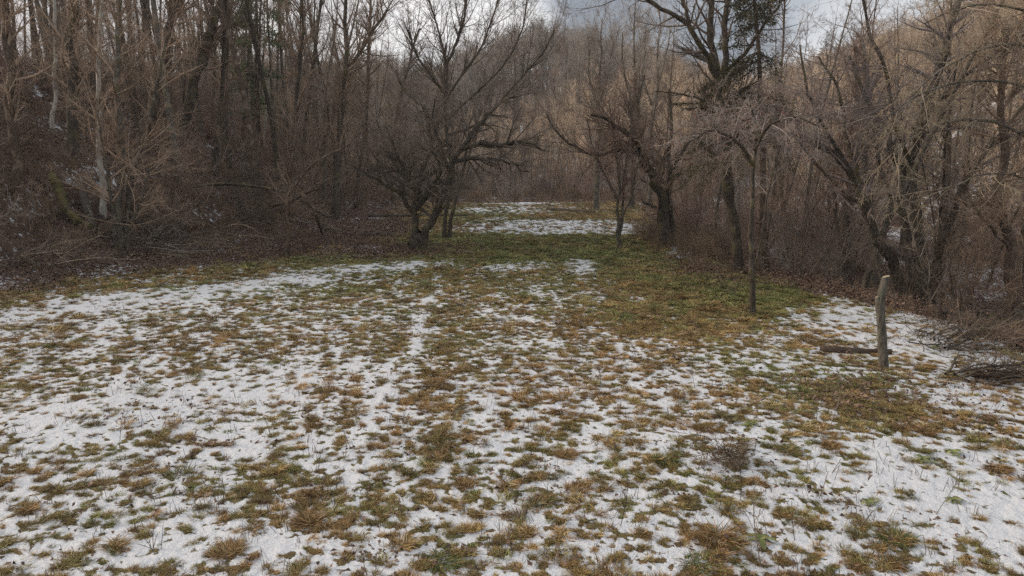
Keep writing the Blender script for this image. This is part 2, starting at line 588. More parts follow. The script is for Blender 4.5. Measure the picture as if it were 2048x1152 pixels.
def green_amt(x, y):
    g = 0.26 + 0.45 * perlin(x / 2.8, y / 2.8, 71) + 0.30 * perlin(x / 0.9, y / 0.9, 72)
    g = g + 0.5 * sstep(22, 26, y) * (1 - sstep(33, 38, y)) * (1 - sstep(4.5, 7, x))
    g = g + 0.3 * sstep(38, 42, y) * (1 - sstep(52, 60, y)) * (1 - sstep(0, 3, x))
    g = g + 0.50 * np.exp(-(((x - 6.3) / 1.6) ** 2 + ((y - 17.5) / 2.6) ** 2))
    g = g + 0.35 * np.exp(-(((x - 5.0) / 1.6) ** 2 + ((y - 10.5) / 1.6) ** 2))
    g = g + 0.30 * sstep(14, 20, y) * (1 - sstep(24, 26, y))
    g = g * (0.35 + 0.65 * sstep(2.5, 7.5, x - left_edge(y)))
    return np.clip(g, 0, 1)


def make_ground():
    th = np.concatenate([np.linspace(-180, -52, 40, endpoint=False), np.linspace(-52, -43, 16, endpoint=False),
                         np.linspace(-43, 43, 600, endpoint=False), np.linspace(43, 52, 16, endpoint=False), np.linspace(52, 180, 40, endpoint=False)])
    rr = np.concatenate([[0.6, 1.5, 2.5, 3.3, 3.9], 4.3 * np.exp(np.arange(0, 640) * 0.0047), 4.3 * math.exp(640 * 0.0047) * np.exp(np.arange(1, 70) * 0.04)])
    rr = rr[rr < 1500]
    T, Rd = np.meshgrid(np.radians(th), rr)
    X, Y = np.sin(T) * Rd, np.cos(T) * Rd
    mic, m = micro(X, Y)
    fade = 1 - sstep(60, 90, Rd)
    Z = H(X, Y) + mic * fade
    nr, nt = X.shape
    V = np.stack([X, Y, Z], -1).reshape(-1, 3)
    i = np.arange(nr - 1)[:, None] * nt
    j = np.arange(nt)[None, :]
    jn = (j + 1) % nt
    Q = np.stack([i + j, i + jn, i + nt + jn, i + nt + j], -1).reshape(-1, 4)[:, ::-1]
    c = len(V)
    V = np.concatenate([V, [[0, 0, float(H(0, 0))]]])
    tri = np.stack([np.full(nt, c), np.arange(nt), (np.arange(nt) + 1) % nt], -1)[:, ::-1]
    me = build_mesh('ground', V, [(Q, 0), (tri, 0)], [M_ground])
    for nm, arr in (('snow', m), ('litter', litter_amt(X, Y)), ('green', green_amt(X, Y))):
        a = me.attributes.new(nm, 'FLOAT', 'POINT')
        a.data.foreach_set('value', np.concatenate([arr.ravel(), [0.3]]).astype(np.float32))
    o = link('ground', me)
    tag(o, kind='structure')
    o['label'] = 'field of matted grass under broken snow, rising into wooded slopes on both sides'


make_ground()


# ------------------------------------------------------------------ scattering of what nobody could count
def proto_collection(name, meshes):
    c = bpy.data.collections.new(name)
    for i, me in enumerate(meshes):
        o = bpy.data.objects.new('%s_%02d' % (name, i), me)
        c.objects.link(o)
    return c


def scatter(name, P, rot, scl, idx, coll, tint=None, label=None, cat=None):
    me = bpy.data.meshes.new(name)
    n = len(P)
    me.vertices.add(n)
    me.vertices.foreach_set('co', np.asarray(P, np.float32).ravel())
    a = me.attributes.new('rot', 'FLOAT_VECTOR', 'POINT')
    a.data.foreach_set('vector', np.asarray(rot, np.float32).ravel())
    a = me.attributes.new('scl', 'FLOAT', 'POINT')
    a.data.foreach_set('value', np.asarray(scl, np.float32))
    a = me.attributes.new('idx', 'INT', 'POINT')
    a.data.foreach_set('value', np.asarray(idx, np.int32))
    a = me.attributes.new('tint', 'FLOAT', 'POINT')
    a.data.foreach_set('value', np.asarray(tint if tint is not None else np.zeros(n), np.float32))
    o = link(name, me)
    ng = bpy.data.node_groups.new(name, 'GeometryNodeTree')
    ng.interface.new_socket('Geometry', in_out='INPUT', socket_type='NodeSocketGeometry')
    ng.interface.new_socket('Geometry', in_out='OUTPUT', socket_type='NodeSocketGeometry')
    gi, go = ng.nodes.new('NodeGroupInput'), ng.nodes.new('NodeGroupOutput')
    ci = ng.nodes.new('GeometryNodeCollectionInfo')
    ci.inputs['Collection'].default_value = coll
    ci.inputs['Separate Children'].default_value = True
    ci.inputs['Reset Children'].default_value = True
    ip = ng.nodes.new('GeometryNodeInstanceOnPoints')
    ip.inputs['Pick Instance'].default_value = True

    def named(nm, dt):
        q = ng.nodes.new('GeometryNodeInputNamedAttribute')
        q.data_type = dt
        q.inputs['Name'].default_value = nm
        return [s for s in q.outputs if s.enabled and s.name == 'Attribute'][0]
    e2r = ng.nodes.new('FunctionNodeEulerToRotation')
    L = ng.links.new
    L(named('rot', 'FLOAT_VECTOR'), e2r.inputs[0])
    L(gi.outputs[0], ip.inputs['Points'])
    L(ci.outputs[0], ip.inputs['Instance'])
    L(named('idx', 'INT'), ip.inputs['Instance Index'])
    L(e2r.outputs[0], ip.inputs['Rotation'])
    L(named('scl', 'FLOAT'), ip.inputs['Scale'])
    L(ip.outputs[0], go.inputs[0])
    md = o.modifiers.new('scatter', 'NODES')
    md.node_group = ng
    tag(o, label, cat, kind='stuff')
    return o


# ------------------------------------------------------------------ grass
def blades(rng, n, rad, hmin, hmax, lmin, lmax, width, flat, lean=(0, 0)):
    """n arched blades around the origin; flat 0..1 lays them down"""
    a = rng.uniform(0, 2 * math.pi, n)
    q = rad * np.sqrt(rng.uniform(0, 1, n))
    base = np.stack([q * np.cos(a), q * np.sin(a), np.full(n, -0.015)], -1)
    da = a + rng.normal(0, 1.3, n)
    out = np.stack([np.cos(da) + lean[0], np.sin(da) + lean[1], np.zeros(n)], -1)
    out /= np.linalg.norm(out, axis=1, keepdims=True)
    L = rng.uniform(lmin, lmax, n)
    el0 = np.radians(rng.uniform(35, 85, n)) * (1 - 0.5 * flat)
    el1 = np.radians(rng.uniform(-55, 25, n)) * flat + np.radians(rng.uniform(40, 80, n)) * (1 - flat)
    pts = [base]
    seg = 3
    for i in range(seg):
        f = (i + 0.3) / seg
        e = el0 * (1 - f) + el1 * f
        d = out * np.cos(e)[:, None] + np.array([0, 0, 1.0]) * np.sin(e)[:, None]
        nx = pts[-1] + d * (L / seg)[:, None]
        nx[:, 2] = np.maximum(nx[:, 2], 0.004 + 0.012 * rng.uniform(0, 1, n))
        pts.append(nx)
    side = np.stack([-out[:, 1], out[:, 0], np.zeros(n)], -1)
    side = side * np.cos(0.6) + np.array([0, 0, 1.0]) * rng.choice([-0.5, 0.5], n)[:, None]
    w = width * rng.uniform(0.6, 1.3, n)
    V = []
    for i, p in enumerate(pts):
        ww = (w * [0.8, 1.0, 0.8, 0.15][i])[:, None] * side * 0.5
        V += [p - ww, p + ww]
    V = np.stack(V, 1).reshape(-1, 3)
    b = (np.arange(n) * 8)[:, None]
    Q = np.concatenate([np.stack([b[:, 0] + 2 * i, b[:, 0] + 2 * i + 1, b[:, 0] + 2 * i + 3, b[:, 0] + 2 * i + 2], -1) for i in range(seg)])
    return V, Q


rg = np.random.default_rng(11)
tuft_meshes = []
for i in range(6):      # matted mounds
    V, Q = blades(rg, 120, 0.06 + 0.01 * i, 0, 0, 0.08, 0.20, 0.0062, .82, (rg.normal(0, .6), rg.normal(0, .6)))
    tuft_meshes.append(build_mesh('mat', V, [(Q, 0)], [M_grass]))
for i in range(3):      # short upright
    V, Q = blades(rg, 95, 0.09, 0, 0, 0.05, 0.12, 0.006, 0.65)
    tuft_meshes.append(build_mesh('short', V, [(Q, 0)], [M_grass]))
for i in range(2):      # stubble stalks in low grass
    V, Q = blades(rg, 34, 0.08, 0, 0, 0.05, 0.11, 0.005, 0.9)
    V2, Q2 = blades(rg, 3, 0.05, 0, 0, 0.07, 0.15, 0.006, 0.0)
    Vj, Fj = join([(V, Q, 0), (V2, Q2, 1)])
    tuft_meshes.append(build_mesh('stubble', Vj, Fj, [M_grass, M_twigd]))
V, Q = blades(rg, 26, 0.07, 0, 0, 0.05, 0.10, 0.026, 0.9)   # leafy weeds
tuft_meshes.append(build_mesh('leafy', V, [(Q, 0)], [M_broad]))
C_tuft = proto_collection('tuft', tuft_meshes)

Ps, Ts, Ss, Is = [], [], [], []
for r0, r1, dens, sc0 in ((4.6, 9, 400, 0.38), (9, 14, 300, 0.42), (14, 22, 150, 0.54), (22, 34, 48, 0.72), (34, 50, 18, 0.85), (50, 70, 8, 1.1)):
    area = math.radians(84) / 2 * (r1 * r1 - r0 * r0)
    n = int(area * dens)
    th = rg.uniform(-math.radians(42), math.radians(42), n)
    r = np.sqrt(rg.uniform(r0 * r0, r1 * r1, n))
    x, y = np.sin(th) * r, np.cos(th) * r
    mic, m = micro(x, y)
    lit = litter_amt(x, y)
    keep = (m < 0.0) | (rg.uniform(0, 1, n) < 0.014)
    keep &= rg.uniform(0, 1, n) > lit * 0.93
    x, y, mic, m = x[keep], y[keep], mic[keep], m[keep]
    n = len(x)
    Ps.append(np.stack([x, y, H(x, y) + mic], -1))
    g = green_amt(x, y) + 0.5 * perlin(x / .45, y / .4, 81) + rg.normal(0, 0.26, n)
    Ts.append(np.clip(g, 0, 1))
    Ss.append(sc0 * np.exp(rg.normal(-.12, 0.36, n)) * (1 + 0.35 * np.clip(-m, 0, 1)))
    k = rg.uniform(0, 1, n)
    gi = np.clip(g, 0, 1)
    Is.append(np.where(k < 0.012, 11, np.where(k < 0.07, rg.integers(9, 11, n), np.where(k < 0.10 + 0.7 * gi, rg.integers(6, 9, n), rg.integers(0, 6, n)))))
P = np.concatenate(Ps)
n = len(P)
print('tufts', n)
scatter('grass', P, np.stack([rg.normal(0, .12, n), rg.normal(0, .12, n), rg.uniform(0, 6.28, n)], -1), np.concatenate(Ss), np.concatenate(Is), C_tuft, np.concatenate(Ts),
        'matted brown and green grass poking through the broken snow', 'grass')

# dead leaves
leaf_meshes = []
for i in range(4):
    n = 30
    c = np.stack([rg.normal(0, .16, n), rg.normal(0, .16, n), rg.uniform(0.0, 0.025, n)], -1)
    a = rg.uniform(0, 6.28, n)
    u = np.stack([np.cos(a), np.sin(a), rg.normal(0, .35, n)], -1) * rg.uniform(.012, .028, n)[:, None]
    w = np.stack([-np.sin(a), np.cos(a), rg.normal(0, .35, n)], -1) * rg.uniform(.008, .016, n)[:, None]
    up = np.array([0, 0, 1]) * rg.uniform(-.015, .02, n)[:, None]
    V = np.stack([c - u, c + w + up, c + u, c - w + up], 1).reshape(-1, 3)
    b = np.arange(n) * 4
    tri = np.concatenate([np.stack([b, b + 1, b + 2], -1), np.stack([b, b + 2, b + 3], -1)])
    leaf_meshes.append(build_mesh('leaves', V, [(tri, 0)], [M_leaf]))
C_leaf = proto_collection('leafset', leaf_meshes)
n = 52000
th = rg.uniform(-math.radians(42), math.radians(42), n)
r = 5 * np.exp(rg.uniform(0, math.log(13), n))
x, y = np.sin(th) * r, np.cos(th) * r
mic, m = micro(x, y)
keep = (rg.uniform(0, 1, n) < litter_amt(x, y) ** 1.5 + 0.01) & ((m < 0.02) | (rg.uniform(0, 1, n) < 0.08))
x, y, mic = x[keep], y[keep], mic[keep]
n = len(x)
print('leaves', n)
scatter('leaf_litter', np.stack([x, y, H(x, y) + mic + .004], -1), np.stack([rg.normal(0, .25, n), rg.normal(0, .25, n), rg.uniform(0, 6.28, n)], -1),
        rg.uniform(.8, 1.5, n) * (1 + np.hypot(x, y) / 50), rg.integers(0, 4, n), C_leaf, None, 'brown dead leaves lying under the trees', 'leaf litter')


# ------------------------------------------------------------------ tree growth
def unit(v):
    return v / (np.linalg.norm(v, axis=-1, keepdims=True) + 1e-9)


def grow(rng, p0, d0, L, r0, r1, n, wander, trop, droop_end=0.0):
    Nn = len(p0)
    P = np.zeros((Nn, n + 1, 3))
    P[:, 0] = p0
    d = unit(d0)
    step = (L / n)[:, None]
    for i in range(n):
        up = trop - droop_end * (i / n)
        d = unit(d + rng.normal(0, wander, (Nn, 3)) + np.array([0, 0, 1.0]) * up)
        P[:, i + 1] = P[:, i] + d * step
    t = np.linspace(0, 1, n + 1)[None]
    Rr = r0[:, None] * (1 - t) ** 0.9 + r1[:, None] * t
    return P, Rr, L


def spawn(rng, S, cnt, tmin, tmax, ang, asd, lr, shape, rratio, rcap=1.0, lvar=(0.55, 1.25), upb=0.0, lmax=99, power=1.0):
    P, Rr, L = S
    Nn, n1, _ = P.shape
    n = n1 - 1
    cnt = np.broadcast_to(np.asarray(cnt), (Nn,)).astype(int)
    idx = np.repeat(np.arange(Nn), cnt)
    M = len(idx)
    tmin = np.broadcast_to(np.asarray(tmin, float), (Nn,))[idx]
    t = tmin + (tmax - tmin) * rng.uniform(0, 1, M) ** power
    f = np.clip(t * n, 0, n - 1e-4)
    i = f.astype(int)
    fr = (f - i)[:, None]
    a, b = P[idx, i], P[idx, i + 1]
    pos = a * (1 - fr) + b * fr
    tan = unit(b - a)
    rad = Rr[idx, i] * (1 - fr[:, 0]) + Rr[idx, i + 1] * fr[:, 0]
    rv = rng.normal(0, 1, (M, 3)) + np.array([0, 0, upb])
    perp = unit(rv - (rv * tan).sum(1, keepdims=True) * tan)
    an = np.radians(rng.normal(ang, asd, M))[:, None]
    d = np.cos(an) * tan + np.sin(an) * perp
    Lc = np.minimum(L[idx] * lr * (1 - shape * t) * rng.uniform(*lvar, M), lmax)
    rc = np.minimum(rad * rratio, rcap) * rng.uniform(.75, 1.1, M)
    return pos, d, Lc, rc


TIP = 0.0022


def branch_levels(rng, S, spec):
    """spec: list of dicts, one per level below S -> list of grown levels"""
    out = []
    cur = S
    for s in spec:
        p, d, L, r = spawn(rng, cur, s['cnt'], s.get('t0', .15), s.get('t1', 1.0), s.get('ang', 48), s.get('asd', 12), s.get('lr', .5), s.get('shape', .4),
                           s.get('rr', .55), s.get('rcap', 1.0), s.get('lvar', (.55, 1.25)), s.get('upb', 0.0), s.get('lmax', 99), s.get('pow', 1.0))
        r = np.maximum(r, s.get('rmin', TIP))
        cur = grow(rng, p, d, L, r, np.full(len(L), s.get('tip', TIP)), s['n'], s.get('w', .12), s.get('trop', .03), s.get('droop', 0.0))
        out.append((cur, s['k'], s.get('mi', 0)))
    return out


def levels_mesh(name, lv, mats):
    parts = []
    for (S, k, mi) in lv:
        V, Q = tubes(S[0], S[1], k)
        parts.append((V, Q, mi))
    V, Fs = join(parts)
    return build_mesh(name, V, Fs, mats)


def trunk_mesh(name, P, Rr, k, mat, cap=False, rng=None, flare=0.5, capmat=None):
    """a single stem with a root flare and a slightly uneven section"""
    P = P[None]
    Rr = Rr.copy()[None]
    if flare:
        t = np.linspace(0, 1, Rr.shape[1])
        Rr = Rr * (1 + flare * np.exp(-t * Rr.shape[1] / 1.1))[None]
    V, Q = tubes(P, Rr, k)
    if rng is not None:
        c = np.repeat(P[0], k, axis=0)
        ph = np.tile(rng.normal(0, .09, k), P.shape[1]) + rng.normal(0, .04, len(V))
        V = c + (V - c) * (1 + ph)[:, None]
    Fs = [(Q, 0)]
    if cap:
        n1 = P.shape[1]
        c = len(V)
        V = np.concatenate([V, P[0, -1:] + 0.0])
        j = np.arange(k)
        b = (n1 - 1) * k
        Fs.append((np.stack([b + j, b + (j + 1) % k, np.full(k, c)], -1), 1))
        V = np.concatenate([V, P[0, :1] + 0.0])
        Fs.append((np.stack([(j + 1) % k, j, np.full(k, c + 1)], -1), 1))
    return build_mesh(name, V, Fs, [mat, capmat or M_cut] if cap else [mat])


# ---- prototypes
def proto_tree(seed, Ht, r0, clear, limbs, mat, tw, dens=1.0, ang=42, spread=0.30, wob=.035, fine=7, name='forest_tree'):
    rng = np.random.default_rng(seed)
    S = grow(rng, np.zeros((1, 3)) - [0, 0, .3], np.array([[rng.normal(0, .05), rng.normal(0, .05), 1.0]]), np.array([Ht]), np.array([r0]), np.array([.02]), 16, wob, .03)
    tm = trunk_mesh('trunk', S[0][0], S[1][0], 8, mat, rng=rng)
    spec = [dict(cnt=limbs, t0=clear, t1=.99, ang=ang, asd=12, lr=spread, shape=.45, rr=.5, n=8, k=5, w=.10, trop=.09, lvar=(.4, 1.2), rcap=r0 * .5),
            dict(cnt=int(7 * dens), t0=.15, t1=1, ang=42, asd=12, lr=.45, shape=.35, rr=.6, n=5, k=3, w=.13, trop=.05, rmin=.0045),
            dict(cnt=fine, t0=.1, t1=1, ang=40, asd=14, lr=.55, shape=.3, rr=.6, n=3, k=3, w=.15, trop=.03, lmax=1.3, rmin=.003)]
    lv = branch_levels(rng, S, spec)
    cm = levels_mesh('crown', lv, [tw])
    return tm, cm


def make_root(name, parts):
    root = bpy.data.objects.new(name, None)
    root.empty_display_size = .3
    ch = []
    for nm, me in parts:
        o = bpy.data.objects.new(nm, me)
        o.parent = root
        ch.append(o)
    return root, ch


class Proto:
    """mesh data of one kind of plant; place() puts a new individual of it in the scene"""
    def __init__(self, name, parts, cat):
        self.name, self.parts, self.cat = name, parts, cat

    def place(self, x, y, rz, s, label, group, tilt=(0, 0), sz=None, dz=0.0, kindless=None):
        z = float(surf(x, y)) + dz
        scl = (s, s, s * (sz or 1.0))
        if len(self.parts) == 1:
            o = link(self.name, self.parts[0][1], None, (x, y, z), (tilt[0], tilt[1], rz), scl)
            return tag(o, label, self.cat, group)
        root = bpy.data.objects.new(self.name, None)
        root.empty_display_size = .3
        COL.objects.link(root)
        root.location, root.rotation_euler, root.scale = (x, y, z), (tilt[0], tilt[1], rz), scl
        tag(root, label, self.cat, group)
        for nm, me in self.parts:
            c = bpy.data.objects.new(nm, me)
            c.parent = root
            COL.objects.link(c)
            if nm == 'crown':
                c['kind'] = 'stuff'
        return root


mats_cyc = [(M_dark, M_twig), (M_grey, M_twig), (M_brown, M_twig), (M_dark, M_twigd), (M_grey, M_twigg), (M_brown, M_twig)]
FOREST = []
for i in range(6):
    a, b = mats_cyc[i]
    tm, cm = proto_tree(100 + i, 17 + i * .7, .13 + .012 * (i % 3), .30 + .10 * (i % 3), 26, a, b, .9, 38 + 3 * (i % 3), .20, fine=6)
    FOREST.append(Proto('forest_tree', [('trunk', tm), ('crown', cm)], 'tree'))
SAPL = []
for i in range(5):
    a, b = mats_cyc[(i + 2) % 6]
    tm, cm = proto_tree(200 + i, 7.5 + i * .6, .045 + .006 * (i % 3), .12, 26, a, b, 1.0, 36, .26, .06, 6)
    SAPL.append(Proto('sapling', [('trunk', tm), ('crown', cm)], 'young tree'))


def proto_shrub(seed, stems, Ht, tw, fine=1.0, arch=.25, spread=26, name='bare_shrub'):
    rng = np.random.default_rng(seed)
    a = rng.uniform(0, 6.28, stems)
    t = np.radians(np.abs(rng.normal(0, spread, stems)))
    d = np.stack([np.cos(a) * np.sin(t), np.sin(a) * np.sin(t), np.cos(t)], -1)
    p = np.stack([np.cos(a) * .18, np.sin(a) * .18, np.full(stems, -.08)], -1) * rng.uniform(.2, 1.4, (stems, 1))
    L = Ht * rng.uniform(.5, 1.15, stems)
    S = grow(rng, p, d, L, L * .0062 + .004, np.full(stems, .004), 9, .09, .05, arch)
    spec = [dict(cnt=8, t0=.2, t1=1, ang=45, asd=14, lr=.38, shape=.4, rr=.6, n=5, k=3, w=.14, trop=.04, droop=.1, rmin=.0042),
            dict(cnt=int(7 * fine), t0=.1, t1=1, ang=45, asd=14, lr=.5, shape=.3, rr=.6, n=4, k=3, w=.16, trop=.02, rmin=.003),
            dict(cnt=int(2 * fine), t0=.1, t1=1, ang=42, asd=14, lr=.55, shape=.3, rr=.7, n=2, k=3, w=.15, trop=.02, rmin=.0025)]
    return [(S, 4, 0)] + branch_levels(rng, S, spec)


SHRUB = []
for i, tw in enumerate([M_twig, M_twig, M_twigd, M_twigr, M_twigg, M_twig]):
    lv = proto_shrub(300 + i, 12 + i % 4, 3.2 + .35 * i, tw)
    SHRUB.append(Proto('bare_shrub', [('crown', levels_mesh('shrub', lv, [tw]))], 'shrub'))

# far, coarser trees for the hills (built thicker twigged: each stands for a whole spray at that distance)
FAR = []
for i, (a, b) in enumerate([(M_grey, M_twigt), (M_grey, M_twigt), (M_dark, M_twig), (M_dark, M_twigg), (M_brown, M_twigs), (M_grey, M_twigt)]):
    rng = np.random.default_rng(400 + i)
    Ht = 12.0
    S = grow(rng, np.zeros((1, 3)) - [0, 0, .3], np.array([[0, 0, 1.0]]), np.array([Ht]), np.array([.14]), np.array([.02]), 9, .04, .03)
    spec = [dict(cnt=26, t0=.14, t1=.99, ang=40, asd=10, lr=.36, shape=.45, rr=.5, n=5, k=3, w=.1, trop=.1, rcap=.06, lvar=(.5, 1.2)),
            dict(cnt=7, t0=.1, t1=1, ang=40, asd=14, lr=.5, shape=.3, rr=.6, n=3, k=3, w=.14, trop=.06, rmin=.014, tip=.008),
            dict(cnt=5, t0=.1, t1=1, ang=40, asd=14, lr=.55, shape=.3, rr=.6, n=2, k=3, w=.14, trop=.04, rmin=.010, tip=.006)]
    lv = [(S, 5, 0)] + [(q, k, 1) for (q, k, mi) in branch_levels(rng, S, spec)]
    FAR.append(levels_mesh('far_tree', lv, [a, b]))
C_far = proto_collection('fartree', FAR)

# ------------------------------------------------------------------ the woods
rw_ = np.random.default_rng(77)


WINDOWS = [(798, 884, 33), (1212, 1268, 31), (1288, 1372, 31), (1452, 1497, 25), (1488, 1524, 18), (1770, 1885, 17), (1690, 1760, 16), (95, 290, 33), (552, 596, 28)]


def hides_a_known_trunk(x, y):
    p = 1024 + F * x / (y * math.cos(PITCH) + CAM_H * math.sin(PITCH))
    return any(a < p < b and y < c for a, b, c in WINDOWS)


def spread_points(rng, n, sampler, mind):
    pts = []
    tries = 0
    while len(pts) < n and tries < n * 60:
        tries += 1
        p = sampler(rng)
        if p is None or hides_a_known_trunk(*p):
            continue
        md = mind * (0.6 + 0.4 * math.hypot(*p) / 40)
        if all((p[0] - q[0]) ** 2 + (p[1] - q[1]) ** 2 > md * md for q in pts):
            pts.append(p)
    return pts


def s_left(rng):
    y = 17 * math.exp(rng.uniform(0, math.log(6.2)))
    x = float(left_edge(y)) - 0.3 - rng.uniform(0, 1) ** 1.1 * 42
    return (x, y) if abs(x) < .88 * y + 3 and y > 29 else None


def s_right(rng):
    y = 17.5 * math.exp(rng.uniform(0, math.log(4.8)))
    x = float(right_edge(y)) + 1.6 + rng.uniform(0, 1) ** 1.2 * 30
    return (x, y) if abs(x) < .88 * y + 3 else None


def s_end(rng):
    return (rng.uniform(-16, 20), rng.uniform(66, 105))


def tilt(rng, s=.06):
    return (rng.normal(0, s), rng.normal(0, s))


BARK_WORD = ['dark-barked', 'grey-barked', 'brown-barked', 'dark-barked', 'grey-barked', 'brown-barked']
SAP_WORD = ['brown', 'dark', 'grey', 'brown', 'dark']
SHRUB_WORD = ['low brown', 'brown', 'dark', 'reddish', 'grey', 'tall brown']


def zone(y, a=30, b=52):
    return 'near' if y < a else ('middle' if y < b else 'far')


def put(protos, words, rng, x, y, s, what, where, tl=(0, 0), ks=None):
    k = int(rng.integers(0, len(protos))) if ks is None else int(ks[rng.integers(0, len(ks))])
    z = zone(y)
    lab = '%s %s, one of many alike in the %s part of %s' % (words[k], what, z, where)
    protos[k].place(x, y, rng.uniform(0, 6.28), s, lab, '%s %ss in the %s part of %s' % (words[k], what, z, where), tl)


tree_left = spread_points(rw_, 165, s_left, 2.0)
for x, y in tree_left:
    put(FOREST, BARK_WORD, rw_, x, y, rw_.uniform(.7, 1.15), 'slender bare tree', 'the left slope', tilt(rw_, .05))
tree_right = spread_points(rw_, 42, s_right, 2.2)
for x, y in tree_right:
    put(FOREST, BARK_WORD, rw_, x, y, rw_.uniform(.45, .75), 'thin bare tree', 'the right woods', tilt(rw_, .08))
for x, y in spread_points(rw_, 40, s_end, 2.5):
    FOREST[rw_.integers(0, 6)].place(x, y, rw_.uniform(0, 6.28), rw_.uniform(.32, .52), 'thin bare tree among many alike beyond the far end of the field', 'bare trees beyond the far end', tilt(rw_, .06))

for x, y in spread_points(rw_, 96, s_left, 1.2):
    put(SAPL, SAP_WORD, rw_, x, y, rw_.uniform(.7, 1.3) * (.65 if y < 36 else 1), 'twiggy sapling', 'the left slope', tilt(rw_, .12))
for x, y in spread_points(rw_, 62, s_right, 1.2):
    put(SAPL, SAP_WORD, rw_, x, y, rw_.uniform(.6, 1.1), 'twiggy sapling', 'the right woods', tilt(rw_, .15))
for x, y in spread_points(rw_, 45, s_end, 1.6):
    SAPL[rw_.integers(0, 5)].place(x, y, rw_.uniform(0, 6.28), rw_.uniform(.6, 1.0), 'thin twiggy sapling among many alike at the far end of the field', 'saplings at the far end', tilt(rw_, .1))


def s_left_edge(rng):
    y = 19 * math.exp(rng.uniform(0, math.log(4.2)))
    x = float(left_edge(y)) + .4 - rng.uniform(0, 1) ** 1.4 * 16
    return (x, y) if abs(x) < .88 * y + 3 else None


def s_right_edge(rng):
    y = 18 * math.exp(rng.uniform(0, math.log(3.8)))
    x = float(right_edge(y)) + 1.2 + rng.uniform(0, 1) ** 1.3 * 16
    return (x, y) if abs(x) < .88 * y + 3 else None


def s_end_edge(rng):
    return (rng.uniform(-13, 14), 64 + rng.uniform(3, 24))


for x, y in spread_points(rw_, 96, s_left_edge, .9):
    put(SHRUB, SHRUB_WORD, rw_, x, y, rw_.uniform(.6, 1.1) * (.7 if y < 32 else 1), 'bare shrub', 'the left thicket', ks=(0, 1, 2, 5, 1, 3))
for x, y in spread_points(rw_, 82, s_right_edge, .9):
    put(SHRUB, SHRUB_WORD, rw_, x, y, rw_.uniform(.45, .95), 'bare shrub', 'the right thicket')
for x, y in spread_points(rw_, 60, s_end_edge, 1.1):
    SHRUB[rw_.integers(0, 6)].place(x, y, rw_.uniform(0, 6.28), rw_.uniform(.6, 1.1), 'bushy brown bare shrub in the hedge at the far end of the field', 'bare shrubs at the far end')

# distant woods (one mass)
Pf, Sf, If = [], [], []


def add_far(x, y, s, kinds):
    Pf.append(np.stack([x, y, H(x, y)], -1))
    Sf.append(s)
    If.append(np.asarray(kinds)[rw_.integers(0, len(kinds), len(x))])


# right hillside, its sunlit warmth partly put into the tan twig colour
n = 1500
y = rw_.uniform(34, 200, n)
x = 26 + rw_.uniform(0, 1, n) ** .9 * 105 + .25 * np.clip(y - 60, 0, 200) * .6
k = (np.abs(x) < .92 * y + 6)
add_far(x[k], y[k], rw_.uniform(.6, 1.05, k.sum()), [0, 1, 5, 4, 4])
# middle spur with pale trees
n = 420
x, y = rw_.uniform(-14, 46, n), rw_.uniform(84, 128, n)
add_far(x, y, rw_.uniform(.6, 1.0, n) * (.55 + .45 * sstep(2, 14, x * 100 / y)), [0, 1, 5, 4, 0])
n = 200
x, y = rw_.uniform(-60, -10, n), rw_.uniform(84, 135, n)
add_far(x, y, rw_.uniform(.6, 1.05, n), [2, 3, 4])
# far hill
n = 2300
x, y = rw_.uniform(-110, 130, n), rw_.uniform(125, 235, n)
add_far(x, y, rw_.uniform(.7, 1.1, n), [2, 3, 3])
# top of the left slope
n = 60
y = rw_.uniform(30, 120, n)
x = left_edge(y) - rw_.uniform(22, 80, n)
k = (np.abs(x) < .95 * y + 6)
add_far(x[k], y[k], rw_.uniform(1.0, 1.6, k.sum()), [2, 3])
P = np.concatenate(Pf)
n = len(P)
print('far trees', n)
scatter('distant_woods', P, np.stack([rw_.normal(0, .06, n), rw_.normal(0, .06, n), rw_.uniform(0, 6.28, n)], -1), np.concatenate(Sf), np.concatenate(If), C_far, None,
        'bare woods covering the hills behind the valley', 'woods')

# dry weeds and tall dead grass along the wood edges
weed_meshes = []
for i in range(5):
    rng = np.random.default_rng(500 + i)
    ns = 26
    a = rng.uniform(0, 6.28, ns)
    t = np.radians(np.abs(rng.normal(0, 17, ns)))
    d = np.stack([np.cos(a) * np.sin(t), np.sin(a) * np.sin(t), np.cos(t)], -1)
    p = np.stack([rng.normal(0, .22, ns), rng.normal(0, .22, ns), np.full(ns, -.05)], -1)
    L = rng.uniform(.35, 1.15, ns)
    S = grow(rng, p, d, L, np.full(ns, .0045), np.full(ns, .0028), 4, .08, .0, .05)
    lv = [(S, 3, 0)] + branch_levels(rng, S, [dict(cnt=5, t0=.3, t1=1, ang=35, asd=12, lr=.35, shape=.2, rr=.8, n=2, k=3, w=.1, trop=.05, rmin=.003, tip=.0025)])
    parts = [(*tubes(q[0], q[1], k), mi) for (q, k, mi) in lv]
    Vb, Qb = blades(rng, 60, .3, 0, 0, .2, .5, .008, .6)
    parts.append((Vb, Qb, 0))
    V, Fs = join(parts)
    weed_meshes.append(build_mesh('weeds', V, Fs, [M_weed]))
C_weed = proto_collection('weed', weed_meshes)
xs, ys, ss = [], [], []
n = 520
y = 13 * np.exp(rw_.uniform(0, math.log(5.0), n))
x = right_edge(y) + .9 + rw_.uniform(0, 1, n) ** 1.5 * 13
xs.append(x), ys.append(y), ss.append(rw_.uniform(.4, .9, n))
n = 520
x, y = rw_.uniform(-13, 15, n), 64.5 + rw_.uniform(0, 1, n) ** 1.4 * 20
xs.append(x), ys.append(y), ss.append(rw_.uniform(.5, 1.1, n))
n = 420
y = 22 * np.exp(rw_.uniform(0, math.log(3.2), n))
